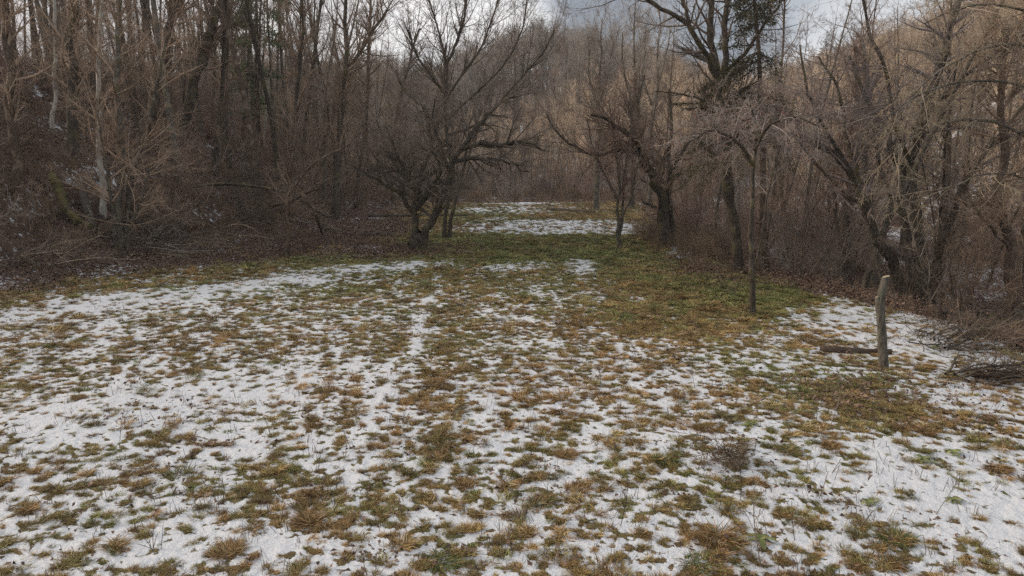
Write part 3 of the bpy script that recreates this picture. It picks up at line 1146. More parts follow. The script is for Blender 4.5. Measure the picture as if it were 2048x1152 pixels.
x = left_edge(y) - .3 - rw_.uniform(0, 1, n) ** 1.3 * 9
xs.append(x), ys.append(y), ss.append(rw_.uniform(.4, .9, n))
n = 110
x, y = rw_.normal(7.2, .7, n), rw_.uniform(21, 36, n)
xs.append(x), ys.append(y), ss.append(rw_.uniform(.5, 1.0, n))
x, y, s = map(np.concatenate, (xs, ys, ss))
s = s * np.where((x > 5) & (y < 24), .55, 1.0)
n = len(x)
scatter('undergrowth', np.stack([x, y, surf(x, y)], -1), np.stack([rw_.normal(0, .1, n), rw_.normal(0, .1, n), rw_.uniform(0, 6.28, n)], -1), s, rw_.integers(0, 5, n), C_weed, None,
        'dry reddish brown weeds and tall dead grass along the edge of the woods', 'undergrowth')


# ------------------------------------------------------------------ trees that can be recognised one by one
def resample(pts, n, rng, wob):
    pts = np.asarray(pts, float)
    # catmull-rom through the points
    p = np.concatenate([[2 * pts[0] - pts[1]], pts, [2 * pts[-1] - pts[-2]]])
    out = []
    for i in range(1, len(p) - 2):
        for t in np.linspace(0, 1, 12, endpoint=False):
            out.append(.5 * ((2 * p[i]) + (-p[i - 1] + p[i + 1]) * t + (2 * p[i - 1] - 5 * p[i] + 4 * p[i + 1] - p[i + 2]) * t ** 2 + (-p[i - 1] + 3 * p[i] - 3 * p[i + 1] + p[i + 2]) * t ** 3))
    out.append(p[-2])
    out = np.array(out)
    s = np.concatenate([[0], np.cumsum(np.linalg.norm(np.diff(out, axis=0), axis=1))])
    q = np.linspace(0, s[-1], n + 1)
    r = np.stack([np.interp(q, s, out[:, k]) for k in range(3)], -1)
    nz = rng.normal(0, 1, (n + 1, 3))
    nz = (nz + np.roll(nz, 1, 0)) * .5
    nz[0] = 0
    return r + nz * wob, s[-1]


def feature(name, cat, label, base_px, stems, mat, tw, spec, seed, extra=None, twigs_from=None, base_Y=None, group=None):
    """stems: list of dict(p=[(x,y,depth shift)..] in photo pixels, r=(px0,px1), part='trunk'|'limb', c=branch count)"""
    rng = np.random.default_rng(seed)
    if base_Y is None:
        bx, by = ground_hit(*base_px)
    else:
        q = on_plane(base_px[0], base_px[1], base_Y)
        bx, by = q[0], base_Y
    bz = float(surf(bx, by))
    root = bpy.data.objects.new(name, None)
    COL.objects.link(root)
    root.location = (bx, by, bz)
    tag(root, label, cat, group)
    n = 18
    org = np.array([bx, by, bz])
    PP, RR, LL, CC = [], [], [], []
    px2m = math.hypot(by, CAM_H - bz) / F
    for s in stems:
        pts = [on_plane(a, b, by + c) for a, b, c in s['p']]
        if s.get('root', s.get('part', 'trunk') == 'trunk'):
            pts[0] = np.array([pts[0][0], pts[0][1], float(surf(pts[0][0], pts[0][1])) - .12])
        pw, L = resample(pts, n, rng, px2m * s['r'][0] * s.get('wob', .22))
        pw = pw - org
        t = np.linspace(0, 1, n + 1)
        r = (s['r'][0] * (1 - t) ** .9 + s['r'][1] * t) * px2m / 2
        r = np.maximum(r, .006)
        o = link(s.get('part', 'trunk'), trunk_mesh(name + '_' + s.get('part', 'trunk'), pw, r, 12 if s['r'][0] > 12 else 7, s.get('mat', mat), rng=rng,
                                                  flare=s.get('flare', .45) if s.get('part', 'trunk') == 'trunk' else 0), root)
        if 'label' in s:
            o['label'] = s['label']
        PP.append(pw), RR.append(r), LL.append(L), CC.append(s.get('c', 8))
    S = (np.array(PP), np.array(RR), np.array(LL))
    sp = [dict(q) for q in spec]
    sp[0]['cnt'] = np.array(CC)
    sp[0]['t0'] = np.array([s.get('t0', spec[0]['t0'] if s.get('part', 'trunk') == 'trunk' else .15) for s in stems])
    lv = branch_levels(rng, S, sp)
    c = link('crown', levels_mesh(name + '_crown', lv, [tw]), root)
    c['kind'] = 'stuff'
    if extra:
        extra(rng, root, lv)
    return root


def spec3(l0=1.6, up=.08, droop=0.0, d1=7, d2=6, d3=2, ang=48, tip=.0022, f=.45, t0=.3):
    """three levels below the drawn stems; l0 = longest first level branch in metres"""
    return [dict(cnt=0, t0=t0, t1=1, ang=ang, asd=14, lr=.8, lmax=l0, shape=.15, rr=.5, n=8, k=4, w=.10, trop=up, droop=droop, lvar=(.35, 1.1), rmin=.010),
            dict(cnt=d1, t0=.12, t1=1, ang=45, asd=14, lr=f, shape=.3, rr=.6, n=5, k=3, w=.12, trop=up * .6, droop=droop, rmin=.0048, tip=tip),
            dict(cnt=d2, t0=.1, t1=1, ang=42, asd=14, lr=.5, shape=.3, rr=.6, n=4, k=3, w=.14, trop=up * .4, droop=droop, rmin=.0034, tip=tip),
            dict(cnt=d3, t0=.1, t1=1, ang=42, asd=14, lr=.6, shape=.3, rr=.7, n=2, k=3, w=.14, trop=up * .4, droop=droop, rmin=.0027, tip=tip)]


# old low forked tree left of the middle
feature('apple_tree', 'tree', 'stocky forked old tree with leaning right trunk, on the grass left of middle', (834, 503), [
    dict(p=[(835, 505, 0), (834, 490, 0), (835, 468, 0)], r=(27, 19), c=0, flare=.3),
    dict(p=[(832, 504, 0), (829, 470, 0), (826, 430, .1), (838, 385, .3), (845, 340, .6), (862, 290, .8), (850, 215, 1.0)], r=(17, 4), c=40),
    dict(p=[(842, 504, 0), (852, 465, -.1), (874, 420, -.2), (893, 365, -.2), (905, 325, -.3), (925, 300, -.4), (965, 282, -.6)], r=(16, 8), c=18),
    dict(p=[(826, 430, .1), (808, 395, -.2), (775, 372, -.5), (745, 352, -.8), (708, 334, -1.2)], r=(10, 3), part='limb', c=16),
    dict(p=[(960, 284, -.6), (1000, 290, -.9), (1045, 283, -1.2), (1090, 300, -1.4)], r=(10, 3), part='limb', c=20),
    dict(p=[(905, 325, -.3), (950, 318, .2), (1010, 322, .6), (1060, 345, .9)], r=(9, 3), part='limb', c=16),
    dict(p=[(925, 300, -.4), (965, 240, -.3), (1005, 200, -.2), (1040, 190, 0)], r=(11, 3), part='limb', c=20),
    dict(p=[(838, 385, .3), (800, 340, 1.0), (770, 290, 1.6), (752, 240, 2.0)], r=(10, 3), part='limb', c=22),
    dict(p=[(845, 400, .2), (815, 350, -.3), (790, 300, -.8), (772, 255, -1.0)], r=(8, 3), part='limb', c=26),
    dict(p=[(780, 376, -.5), (760, 330, -.2), (730, 290, .2)], r=(6, 2), part='limb', c=20),
    dict(p=[(900, 345, -.2), (880, 290, -.8), (865, 240, -1.2), (870, 200, -1.4)], r=(7, 3), part='limb', c=24),
    dict(p=[(832, 420, .1), (862, 375, -.8), (880, 340, -1.4), (860, 300, -2.2)], r=(9, 3), part='limb', c=18),
], M_dark, M_twigd, spec3(1.7, .03, .10, 6, 6, 2), 1)

feature('slim_tree', 'tree', 'tall twin-stemmed bare tree with fanned crown behind the stocky forked tree', (894, 476), [
    dict(p=[(890, 477, 0), (893, 430, 0), (903, 380, 0), (903, 330, 0), (894, 280, 0), (892, 200, 0), (893, 130, .2), (880, 70, .4), (858, 0, .6), (850, -50, .6)], r=(8, 2), c=46),
    dict(p=[(899, 477, .2), (905, 430, .4), (915, 385, .6), (930, 330, 1.0), (940, 260, 1.4)], r=(8, 3), c=14),
    dict(p=[(893, 200, 0), (925, 150, -.4), (965, 90, -.8), (990, 20, -1.0), (1003, -50, -1)], r=(4.5, 2), part='limb', c=28),
    dict(p=[(893, 240, 0), (935, 200, .5), (1000, 140, 1.0), (1045, 60, 1.4), (1055, -10, 1.5)], r=(5, 2), part='limb', c=26),
    dict(p=[(895, 270, 0), (960, 245, -.5), (1030, 170, -1.2), (1085, 105, -1.6), (1110, 60, -1.6)], r=(5, 2), part='limb', c=26),
    dict(p=[(892, 190, 0), (860, 150, -.5), (835, 110, -.8), (815, 60, -1)], r=(6, 3), part='limb', c=20),
    dict(p=[(893, 130, .2), (915, 80, .2), (930, 20, .2), (940, -50, 0)], r=(6, 3), part='limb', c=20),
    dict(p=[(892, 230, 0), (850, 215, 1.0), (810, 180, 1.6), (790, 140, 2)], r=(5, 3), part='limb', c=16),
], M_dark, M_twigd, spec3(2.7, .12, 0, 6, 6, 2, 32), 2)

feature('young_tree', 'tree', 'slim grey double-stemmed young tree on the right edge of the grass', (1238, 497), [
    dict(p=[(1240, 498, 0), (1236, 460, 0), (1234, 420, 0), (1238, 370, 0), (1236, 310, .1), (1226, 250, .2), (1218, 200, .3)], r=(9, 2), c=26),
    dict(p=[(1238, 470, 0), (1245, 430, .1), (1246, 380, .2), (1252, 320, .3), (1262, 250, .3), (1258, 200, .3)], r=(6, 2), c=24, flare=0, root=False),
    dict(p=[(1241, 440, 0), (1262, 395, -.3), (1272, 340, -.5), (1290, 290, -.6)], r=(4, 2), part='limb', c=16),
    dict(p=[(1236, 400, 0), (1210, 350, .2), (1185, 290, .3), (1175, 240, .3)], r=(5, 2), part='limb', c=16),
], M_grey, M_twigr, spec3(1.5, .07, 0, 7, 6, 2, 40), 3)

feature('old_tree', 'tree', 'dark rough-barked twin trunk with a broken stub, at the right wood edge', (1332, 492), [
    dict(p=[(1330, 495, 0), (1326, 440, 0), (1318, 390, 0), (1302, 345, 0), (1284, 305, 0), (1262, 275, -.2), (1225, 245, -.5), (1180, 225, -.8)], r=(23, 4), c=26),
    dict(p=[(1345, 495, .3), (1342, 440, .3), (1336, 380, .4), (1338, 320, .5), (1345, 250, .6), (1335, 180, .8)], r=(13, 4), c=22),
    dict(p=[(1295, 330, 0), (1285, 280, .4), (1275, 220, .8), (1290, 150, 1)], r=(9, 3), part='limb', c=20),
    dict(p=[(1284, 305, 0), (1240, 300, .5), (1190, 310, .8), (1130, 280, 1), (1090, 230, 1.2)], r=(8, 3), part='limb', c=20),
    dict(p=[(1312, 415, 0), (1300, 409, -.1), (1285, 404, -.2)], r=(6, 4), part='limb', c=0),
    dict(p=[(1340, 340, .5), (1375, 290, .3), (1400, 230, .1), (1410, 180, 0)], r=(9, 3), part='limb', c=20),
], M_dark, M_twig, spec3(2.0, .06, .03, 6, 6, 2, 45), 4)

feature('big_tree', 'tree', 'tall straight tree with high spreading limbs crossing the sky right of the middle', (1478, 545), [
    dict(p=[(1480, 548, 0), (1473, 480, 0), (1462, 400, 0), (1454, 330, 0), (1446, 260, 0), (1440, 180, 0), (1436, 130, 0), (1428, 80, 0), (1424, 0, 0), (1424, -70, 0)], r=(19, 9), c=20, t0=.4),
    dict(p=[(1440, 165, 0), (1418, 125, -.3), (1392, 75, -.6), (1352, 30, -.9), (1300, 5, -1.2), (1255, -25, -1.4)], r=(12, 5), part='limb', c=18),
    dict(p=[(1385, 68, -.6), (1372, 20, -.4), (1350, -40, -.4)], r=(8, 4), part='limb', c=8),
    dict(p=[(1441, 170, 0), (1450, 110, .2), (1452, 40, .3), (1462, -40, .4)], r=(13, 8), part='limb', c=14),
    dict(p=[(1444, 230, 0), (1415, 205, .3), (1370, 190, .5), (1310, 182, .6)], r=(5, 2), part='limb', c=10),
    dict(p=[(1446, 150, .2), (1490, 105, .4), (1520, 60, .5), (1560, 10, .6)], r=(8, 4), part='limb', c=14),
], M_dark, M_twigd, spec3(1.8, .05, 0, 5, 5, 2, 50), 5)

# slim trees standing pale against the grey cloud
for i, (bx, by_, tx, ty, lab) in enumerate([(1192, 400, 1203, 40, 'tall pale wispy tree under the dark cloud, leftmost of the tall wispy ones'),
                                            (1262, 405, 1268, 5, 'tall wispy tree straight behind the slim double-stemmed young tree'),
                                            (1300, 405, 1318, 15, 'tall wispy tree rising just behind the dark twin trunk')]):
    feature('wispy_tree', 'tree', lab, (bx, by_), [
        dict(p=[(bx, by_, 0), (bx + 4, 280, 0), ((bx + tx) / 2 + 4, 160, 0), (tx, ty, 0)], r=(10, 2), c=38),
        dict(p=[(bx + 4, 230, 0), (bx + 22, 150, .5), (tx + 24, ty + 45, 1)], r=(5, 2), part='limb', c=20),
        dict(p=[(bx + 4, 210, 0), (bx - 14, 150, -.5), (tx - 24, ty + 60, -1)], r=(5, 2), part='limb', c=20)],
        M_grey, M_twigg, spec3(2.6, .12, 0, 6, 5, 1, 34, .006), 20 + i, base_Y=52 + 3 * i)

# hawthorn with drooping grey twigs and berries


def berries(rng, root, lv):
    P = lv[-2][0][0][:, -1]
    k = rng.choice(len(P), min(700, len(P)), replace=False)
    c = P[k]
    s = .011
    o6 = np.array([[1, 0, 0], [-1, 0, 0], [0, 1, 0], [0, -1, 0], [0, 0, 1], [0, 0, -1]]) * s
    V = (c[:, None] + o6[None]).reshape(-1, 3)
    f = np.array([[0, 2, 4], [2, 1, 4], [1, 3, 4], [3, 0, 4], [2, 0, 5], [1, 2, 5], [3, 1, 5], [0, 3, 5]])
    Fb = (np.arange(len(c)) * 6)[:, None, None] + f[None]
    o = link('berries', build_mesh('berries', V, [(Fb.reshape(-1, 3), 0)], [M_berry]), root)
    o['kind'] = 'stuff'


feature('hawthorn', 'tree', 'slim dark-trunked tree at right with drooping grey crown and red berries', (1504, 630), [
    dict(p=[(1504, 631, 0), (1505, 590, 0), (1503, 540, 0), (1502, 480, .1), (1506, 410, .2), (1506, 340, .3), (1512, 280, .4), (1500, 210, .5)], r=(12, 4), c=20, t0=.72),
    dict(p=[(1505, 560, 0), (1520, 490, .2), (1530, 420, .4), (1545, 350, .6), (1565, 280, .7)], r=(5, 2), part='limb', c=10, t0=.6),
    dict(p=[(1506, 330, .3), (1470, 280, 0), (1420, 262, -.4), (1370, 290, -.6)], r=(7, 2), part='limb', c=26),
    dict(p=[(1508, 300, .3), (1540, 250, -.2), (1590, 235, -.5), (1640, 255, -.7)], r=(7, 2), part='limb', c=26),
    dict(p=[(1507, 340, .3), (1480, 300, .8), (1450, 240, 1.2), (1420, 215, 1.4)], r=(6, 2), part='limb', c=22),
    dict(p=[(1510, 280, .4), (1530, 220, .6), (1545, 180, .8)], r=(6, 2), part='limb', c=16),
], M_dark, M_haw, spec3(.8, .0, .14, 6, 6, 2, 55, .002), 6, extra=berries)

# big many-stemmed tree at the right
feature('boxelder', 'tree', 'big many-trunked leaning tree at the right with limbs arching both ways', (1845, 628), [
    dict(p=[(1832, 632, 0), (1808, 580, 0), (1782, 520, 0), (1752, 470, -.1), (1735, 420, -.2), (1722, 370, -.3), (1690, 325, -.5), (1640, 290, -.8), (1585, 262, -1.1)], r=(23, 8), c=18),
    dict(p=[(1842, 632, .1), (1832, 570, .1), (1822, 510, .2), (1806, 450, .3), (1785, 395, .5)], r=(25, 10), c=5),
    dict(p=[(1856, 630, 0), (1850, 570, 0), (1843, 500, 0), (1835, 430, 0), (1832, 350, .1), (1840, 270, .2), (1855, 190, .2), (1885, 110, .3), (1915, 20, .4), (1925, -60, .4)], r=(25, 10), c=28),
    dict(p=[(1862, 628, .2), (1872, 540, .3), (1890, 470, .3), (1915, 395, .3), (1945, 330, .2), (1990, 275, 0), (2050, 215, -.2), (2110, 165, -.3)], r=(16, 8), c=22),
    dict(p=[(1734, 415, -.2), (1700, 395, -.6), (1655, 350, -1.0), (1625, 320, -1.2), (1596, 278, -1.4)], r=(8, 4), part='limb', c=10, mat=M_brown),
    dict(p=[(1835, 400, 0), (1800, 330, .6), (1765, 250, 1.1), (1725, 180, 1.4), (1700, 110, 1.6)], r=(13, 4), part='limb', c=26),
    dict(p=[(1845, 240, .2), (1900, 180, -.4), (1960, 130, -.8), (2050, 70, -1.2)], r=(11, 5), part='limb', c=24),
    dict(p=[(1832, 340, .1), (1790, 250, -.6), (1775, 160, -1.0), (1740, 70, -1.2), (1720, -20, -1.3)], r=(10, 4), part='limb', c=26),
    dict(p=[(1722, 370, -.3), (1690, 270, 0), (1680, 190, .2), (1640, 110, .4)], r=(9, 3), part='limb', c=22),
    dict(p=[(1690, 325, -.5), (1640, 240, -.9), (1612, 170, -1.1), (1600, 90, -1.2)], r=(8, 3), part='limb', c=22),
    dict(p=[(1785, 400, .5), (1760, 330, .9), (1745, 250, 1.3)], r=(7, 3), part='limb', c=14),
], M_dark, M_haw, spec3(1.5, .03, .05, 6, 5, 2, 50, .0022, t0=.42), 7)

# arching straw-coloured canes of the tree whose trunk is beyond the right edge
feature('overhanging_tree', 'tree', 'tree at the right edge whose long pale twigs sweep leftwards over the thicket', (2075, 640), [
    dict(p=[(2075, 640, 0), (2060, 520, 0), (2080, 400, 0), (2110, 250, 0), (2130, 100, 0)], r=(26, 14), c=6),
    dict(p=[(2095, 300, 0), (2010, 250, -.6), (1930, 240, -1.0), (1850, 262, -1.4), (1780, 310, -1.7)], r=(6, 2), part='limb', c=16),
    dict(p=[(2110, 200, 0), (2020, 165, -.8), (1920, 165, -1.4), (1830, 195, -1.9), (1740, 262, -2.3)], r=(6, 2), part='limb', c=16),
    dict(p=[(2120, 120, 0), (2040, 90, -.6), (1960, 100, -1.1), (1880, 140, -1.5), (1810, 200, -1.9)], r=(6, 2), part='limb', c=16),
    dict(p=[(2125, 60, 0), (2040, 20, -.8), (1950, 10, -1.4), (1850, 45, -2)], r=(6, 2), part='limb', c=16),
    dict(p=[(2085, 380, 0), (2030, 350, -.8), (1960, 350, -1.3), (1890, 380, -1.8)], r=(5, 2), part='limb', c=10),
], M_grey, M_twigs, spec3(1.5, -.01, .07, 5, 5, 2, 38, .0026), 8)

feature('pale_trunk_tree', 'tree', 'straight pale grey trunk just left of the big many-trunked tree', (1752, 588), [
    dict(p=[(1752, 590, 0), (1750, 520, 0), (1742, 450, 0), (1736, 370, .1), (1728, 280, .2), (1735, 180, .3), (1725, 80, .4)], r=(16, 6), c=34)],
    M_grey, M_twig, spec3(1.6, .06, 0, 6, 6, 2, 45), 9)
feature('reddish_trunk_tree', 'tree', 'reddish brown shaggy trunk half hidden in the thicket behind the sawn-off stump pole', (1697, 566), [
    dict(p=[(1697, 566, 0), (1696, 480, 0), (1702, 400, 0), (1706, 310, 0), (1712, 200, .2), (1705, 90, .3)], r=(22, 6), c=30),
    dict(p=[(1690, 566, .3), (1682, 480, .4), (1668, 400, .5), (1672, 300, .6)], r=(12, 4), c=14)],
    M_brown, M_twigr, spec3(1.8, .05, 0, 6, 6, 2, 45), 10)
feature('edge_tree', 'tree', 'brown trunk standing close to the right edge behind the fallen log', (2030, 645), [
    dict(p=[(2030, 648, 0), (2026, 560, 0), (2020, 470, 0), (2002, 380, 0), (2010, 280, 0), (1998, 180, 0), (2010, 60, 0)], r=(22, 7), c=34),
    dict(p=[(2022, 500, 0), (1975, 450, -.3), (1940, 400, -.5), (1925, 330, -.6)], r=(7, 3), part='limb', c=14)],
    M_brown, M_twig, spec3(1.7, .05, 0, 6, 6, 2, 45), 11)

# left side
feature('cluster_tree', 'tree', 'cluster of slim greenish trunks from one base at the foot of the left slope', (240, 497), [
    dict(p=[(238, 498, 0), (236, 440, 0), (240, 380, 0), (246, 300, 0), (238, 200, 0), (232, 90, 0), (240, -20, 0)], r=(15, 6), c=26),
    dict(p=[(246, 498, .2), (252, 430, .3), (262, 360, .4), (285, 280, .5), (310, 190, .6), (330, 90, .7)], r=(10, 4), c=24),
    dict(p=[(232, 498, -.1), (226, 430, -.2), (216, 360, -.3), (206, 290, -.4), (190, 200, -.4)], r=(9, 3), c=24),
    dict(p=[(250, 498, -.2), (266, 440, -.4), (286, 390, -.6), (300, 330, -.7)], r=(7, 3), c=18)],
    M_grey, M_twig, spec3(1.9, .05, .03, 6, 6, 2, 46), 12)
feature('birch', 'birch', 'slim pale birch trunk beside the cluster of greenish trunks', (206, 436), [
    dict(p=[(206, 438, 0), (203, 380, 0), (198, 300, 0), (195, 200, 0), (198, 100, 0), (203, 0, 0), (205, -60, 0)], r=(11, 5), c=20)],
    M_birch, M_twig, spec3(1.6, .08, 0, 5, 5, 1, 46), 13)
feature('birch', 'birch', 'whitish birch trunk high up near the top left corner', (106, 262), [
    dict(p=[(106, 264, 0), (109, 190, 0), (112, 110, 0), (108, 20, 0), (106, -70, 0)], r=(9, 6), c=16)],
    M_birch, M_twig, spec3(1.6, .08, 0, 5, 5, 1, 46), 14)
feature('birch', 'birch', 'thin pale birch stem on the slope far behind the low brown sapling', (528, 300), [
    dict(p=[(528, 300, 0), (531, 230, 0), (540, 150, 0), (545, 60, 0), (548, -20, 0)], r=(4, 3), c=14)],
    M_birch, M_twig, spec3(2.0, .08, 0, 5, 4, 1, 46), 15)
for i, (bp, st, lab) in enumerate([
    ((146, 330), [(146, 330, 0), (146, 200, 0), (143, 90, 0), (140, -60, 0)], 'thick straight dark trunk left of the pale birch by the slope'),
    ((290, 330), [(290, 330, 0), (296, 230, 0), (325, 140, 0), (345, 50, 0), (362, -50, 0)], 'thick dark trunk bending right near the top, on the left slope'),
    ((352, 320), [(352, 320, 0), (372, 230, 0), (395, 140, 0), (425, 50, 0), (452, -40, 0)], 'thick dark trunk leaning strongly right on the left slope'),
    ((40, 400), [(40, 400, 0), (30, 280, 0), (20, 150, 0), (8, 20, 0), (0, -60, 0)], 'dark trunk closest to the left edge'),
    ((452, 330), [(452, 330, 0), (450, 230, 0), (452, 120, 0), (455, 0, 0), (456, -60, 0)], 'straight slim dark trunk rising left of the pine'),
    ((622, 400), [(622, 400, 0), (640, 320, 0), (668, 230, 0), (700, 140, 0), (745, 60, 0), (775, 20, 0)], 'slanting tree leaning right over the left edge of the field'),
    ((668, 438), [(668, 438, 0), (672, 360, 0), (680, 260, 0), (690, 150, 0), (690, 30, 0), (692, -40, 0)], 'straight slim tree at the foot of the slope near the fallen branches'),
    ((712, 420), [(712, 420, 0), (722, 320, 0), (735, 210, 0), (738, 100, 0), (742, 0, 0)], 'slim tree just left of the stocky forked tree, reaching the top'),
    ((575, 380), [(575, 380, 0), (585, 280, 0), (596, 170, 0), (602, 60, 0), (604, -30, 0)], 'dark slim tree right of the pine on the left slope'),
    ((788, 412), [(788, 412, 0), (784, 300, 0), (800, 200, 0), (822, 110, 0), (838, 55, 0)], 'slim tree with a bushy top behind the stocky forked tree'),
]):
    r0 = (22, 24, 22, 20, 12, 11, 12, 9, 12, 8)[i]
    feature('slope_tree', 'tree', lab, bp, [dict(p=st, r=(r0, r0 * .45), c=36 if i > 3 else 22)], (M_dark, M_brown)[i % 2], M_twig, spec3((2.2, 2.2, 2.2, 2.0, 2.0, 2.6, 2.4, 2.4, 2.2, 2.6)[i], .08, 0, 6, 6, 2, 42, .0045), 40 + i)

feature('low_sapling', 'young tree', 'straight brown sapling trunk standing alone at the left edge of the field', (574, 514), [
    dict(p=[(574, 516, 0), (576, 470, 0), (575, 420, 0), (577, 370, 0), (585, 300, 0), (600, 230, .2)], r=(11, 3), c=24, flare=.2),
    dict(p=[(576, 395, 0), (610, 345, -.3), (655, 310, -.6), (700, 290, -.8)], r=(5, 2), part='limb', c=14)],
    M_brown, M_twig, spec3(1.4, .05, 0, 6, 6, 2, 50), 60)


# ------------------------------------------------------------------ evergreens
def spray_mesh(rng, starts, dirs, lens, mat, dens=60, size=.055, flat=.5, width=.3):
    """foliage: many small flattened sprigs along drooping boughs"""
    P, Rr, L = grow(rng, starts, dirs, lens, np.full(len(lens), .02), np.full(len(lens), .006), 7, .09, -.03, .05)
    V1, Q1 = tubes(P, Rr, 4)
    Cs, Ds = [], []
    n = P.shape[1] - 1
    for b in range(len(lens)):
        m = int(dens * lens[b])
        t = rng.uniform(.12, 1, m)
        f = np.clip(t * n, 0, n - 1e-3)
        i = f.astype(int)
        c = P[b, i] * (1 - (f - i))[:, None] + P[b, i + 1] * (f - i)[:, None]
        tan = unit(P[b, i + 1] - P[b, i])
        off = rng.normal(0, 1, (m, 3)) * np.array([1, 1, .35]) * (width * (1.05 - t) + .06)[:, None] * .6
        Cs.append(c + off)
        Ds.append(unit(tan * .6 + off * 2.0 + rng.normal(0, .3, (m, 3)) + [0, 0, -.12]))
    C, D = np.concatenate(Cs), np.concatenate(Ds)
    m = len(C)
    s = size * rng.uniform(.6, 1.5, m)[:, None]
    side = unit(np.cross(D, rng.normal(0, 1, (m, 3))))
    V = np.stack([C - side * s * .12, C + D * s * .9 + side * s * .42, C + D * s * 2.0, C + D * s * .8 - side * s * .42], 1).reshape(-1, 3)
    b = np.arange(m) * 4
    Q = np.stack([b, b + 1, b + 2, b + 3], -1)
    return (V1, Q1), (V, Q)


def evergreen(name, label, base_px, base_Y, top_px, mat, boughs, r0, seed, dens, size, width, cat, tm=M_brown):
    rng = np.random.default_rng(seed)
    q = on_plane(base_px[0], base_px[1], base_Y)
    bx, by = q[0], base_Y
    bz = float(surf(bx, by))
    org = np.array([bx, by, bz])
    root = bpy.data.objects.new(name, None)
    COL.objects.link(root)
    root.location = org
    tag(root, label, cat)
    top = on_plane(top_px[0], top_px[1], by) - org
    pts, L = resample([np.array([0, 0, -.2]), top * .5 + [.1, 0, 0], top], 14, rng, .05)
    r = np.linspace(r0, .03, 15)
    link('trunk', trunk_mesh('evergreen_trunk', pts, r, 8, tm, rng=rng), root)
    st, di, le = [], [], []
    for (px_, py_, ex, ey, ddep) in boughs:
        a = on_plane(px_, py_, by) - org
        b = on_plane(ex, ey, by + ddep) - org
        st.append(a), di.append((b - a) + [0, 0, .12 * np.linalg.norm(b - a)]), le.append(np.linalg.norm(b - a))
    (V1, Q1), (V, Q) = spray_mesh(rng, np.array(st), np.array(di), np.array(le), mat, dens, size, width=width)
    link('bough', build_mesh('boughs', V1, [(Q1, 0)], [tm]), root)
    o = link('crown', build_mesh('foliage', V, [(Q, 0)], [mat]), root)
    o['kind'] = 'stuff'
    return root


rc = np.random.default_rng(90)
bl = []
for i in range(64):           # cedar: trunk line near x 1508..1530, boughs reach down to the left
    f = rc.uniform(0, 1)
    ty = -60 + f * 330
    side = -1 if rc.uniform() < .68 else 1
    reach = (45 + 150 * f ** 1.3) * rc.uniform(.45, 1.0) * (1 if side < 0 else .55)
    bl.append((1512 + 8 * f, ty, 1512 + side * reach, ty + reach * rc.uniform(.25, .85), rc.normal(0, 1.0)))
bl += [(1500, 170, 1380, 240, -.4), (1495, 215, 1345, 245, .2), (1490, 240, 1370, 300, .3), (1480, 270, 1330, 322, -.2), (1490, 300, 1390, 300, .5), (1500, 130, 1420, 190, -.8)]
evergreen('cedar', 'dark shaggy evergreen cedar with boughs drooping to the left behind the tall straight tree', (1530, 545), 21.5, (1500, -110), M_cedar, bl, .14, 91, 260, .030, .38, 'cedar')
bl = []
for i in range(46):
    f = rc.uniform(0, 1)
    ty = -80 + f * 330
    side = rc.choice([-1, 1])
    reach = (25 + 60 * (1 - abs(f - .45))) * rc.uniform(.35, 1.0)
    bl.append((512, ty, 512 + side * reach, ty - reach * rc.uniform(-.3, .25), rc.normal(0, 1.8)))
evergreen('pine', 'tall pale green pine standing among the bare trees on the left slope', (512, 330), 46, (510, -140), M_pine, bl, .20, 92, 150, .08, .65, 'pine')

# ------------------------------------------------------------------ the sawn-off pole
bx, by = ground_hit(1768, 738)
bz = float(surf(bx, by))
root = bpy.data.objects.new('sawn_pole', None)
COL.objects.link(root)
root.location = (bx, by, bz)
tag(root, 'sawn-off grey sapling trunk standing like a post in the snow at right', 'stump')
org = np.array([bx, by, bz])
rng = np.random.default_rng(5)
pts = [on_plane(a, b, by) - org for a, b in ((1768, 742), (1766, 700), (1763, 650), (1761, 610), (1765, 580), (1772, 553))]
pw, L = resample(pts, 20, rng, .004)
pw[0, 2] -= .06
k = 20
rad = np.linspace(9.6, 7.0, 21) * by / F
rad[13:15] *= 1.12
V, Q = tubes(pw[None], rad[None], k)
c = np.repeat(pw, k, axis=0)
V = c + (V - c) * (1 + np.tile(rng.normal(0, .03, k), 21) + rng.normal(0, .012, len(V)))[:, None]
V[-k:, 2] += (V[-k:, 0] - pw[-1, 0]) * .55        # slanting cut
cc = len(V)
V = np.concatenate([V, [V[-k:].mean(0)]])
j = np.arange(k)
b = 20 * k
o = link('trunk', build_mesh('sawn_pole_trunk', V, [(Q, 0)], [M_post]), root)
o = link('cut_face', build_mesh('cut_face', np.concatenate([V[b:b + k] + [0, 0, .001], V[-1:] + [0, 0, .001]]), [(np.stack([j, (j + 1) % k, np.full(k, k)], -1), 0)], [M_cut]), root)
# knob where a side branch was cut
kp = on_plane(1754, 597, by) - org
pk = np.array([pw[13], pw[13] * .4 + kp * .6 + [0, 0, .01], kp + [0, 0, .03]])
o = link('branch_stub', trunk_mesh('branch_stub', pk, np.array([.055, .05, .036]), 10, M_post, cap=True, rng=rng, flare=0), root)


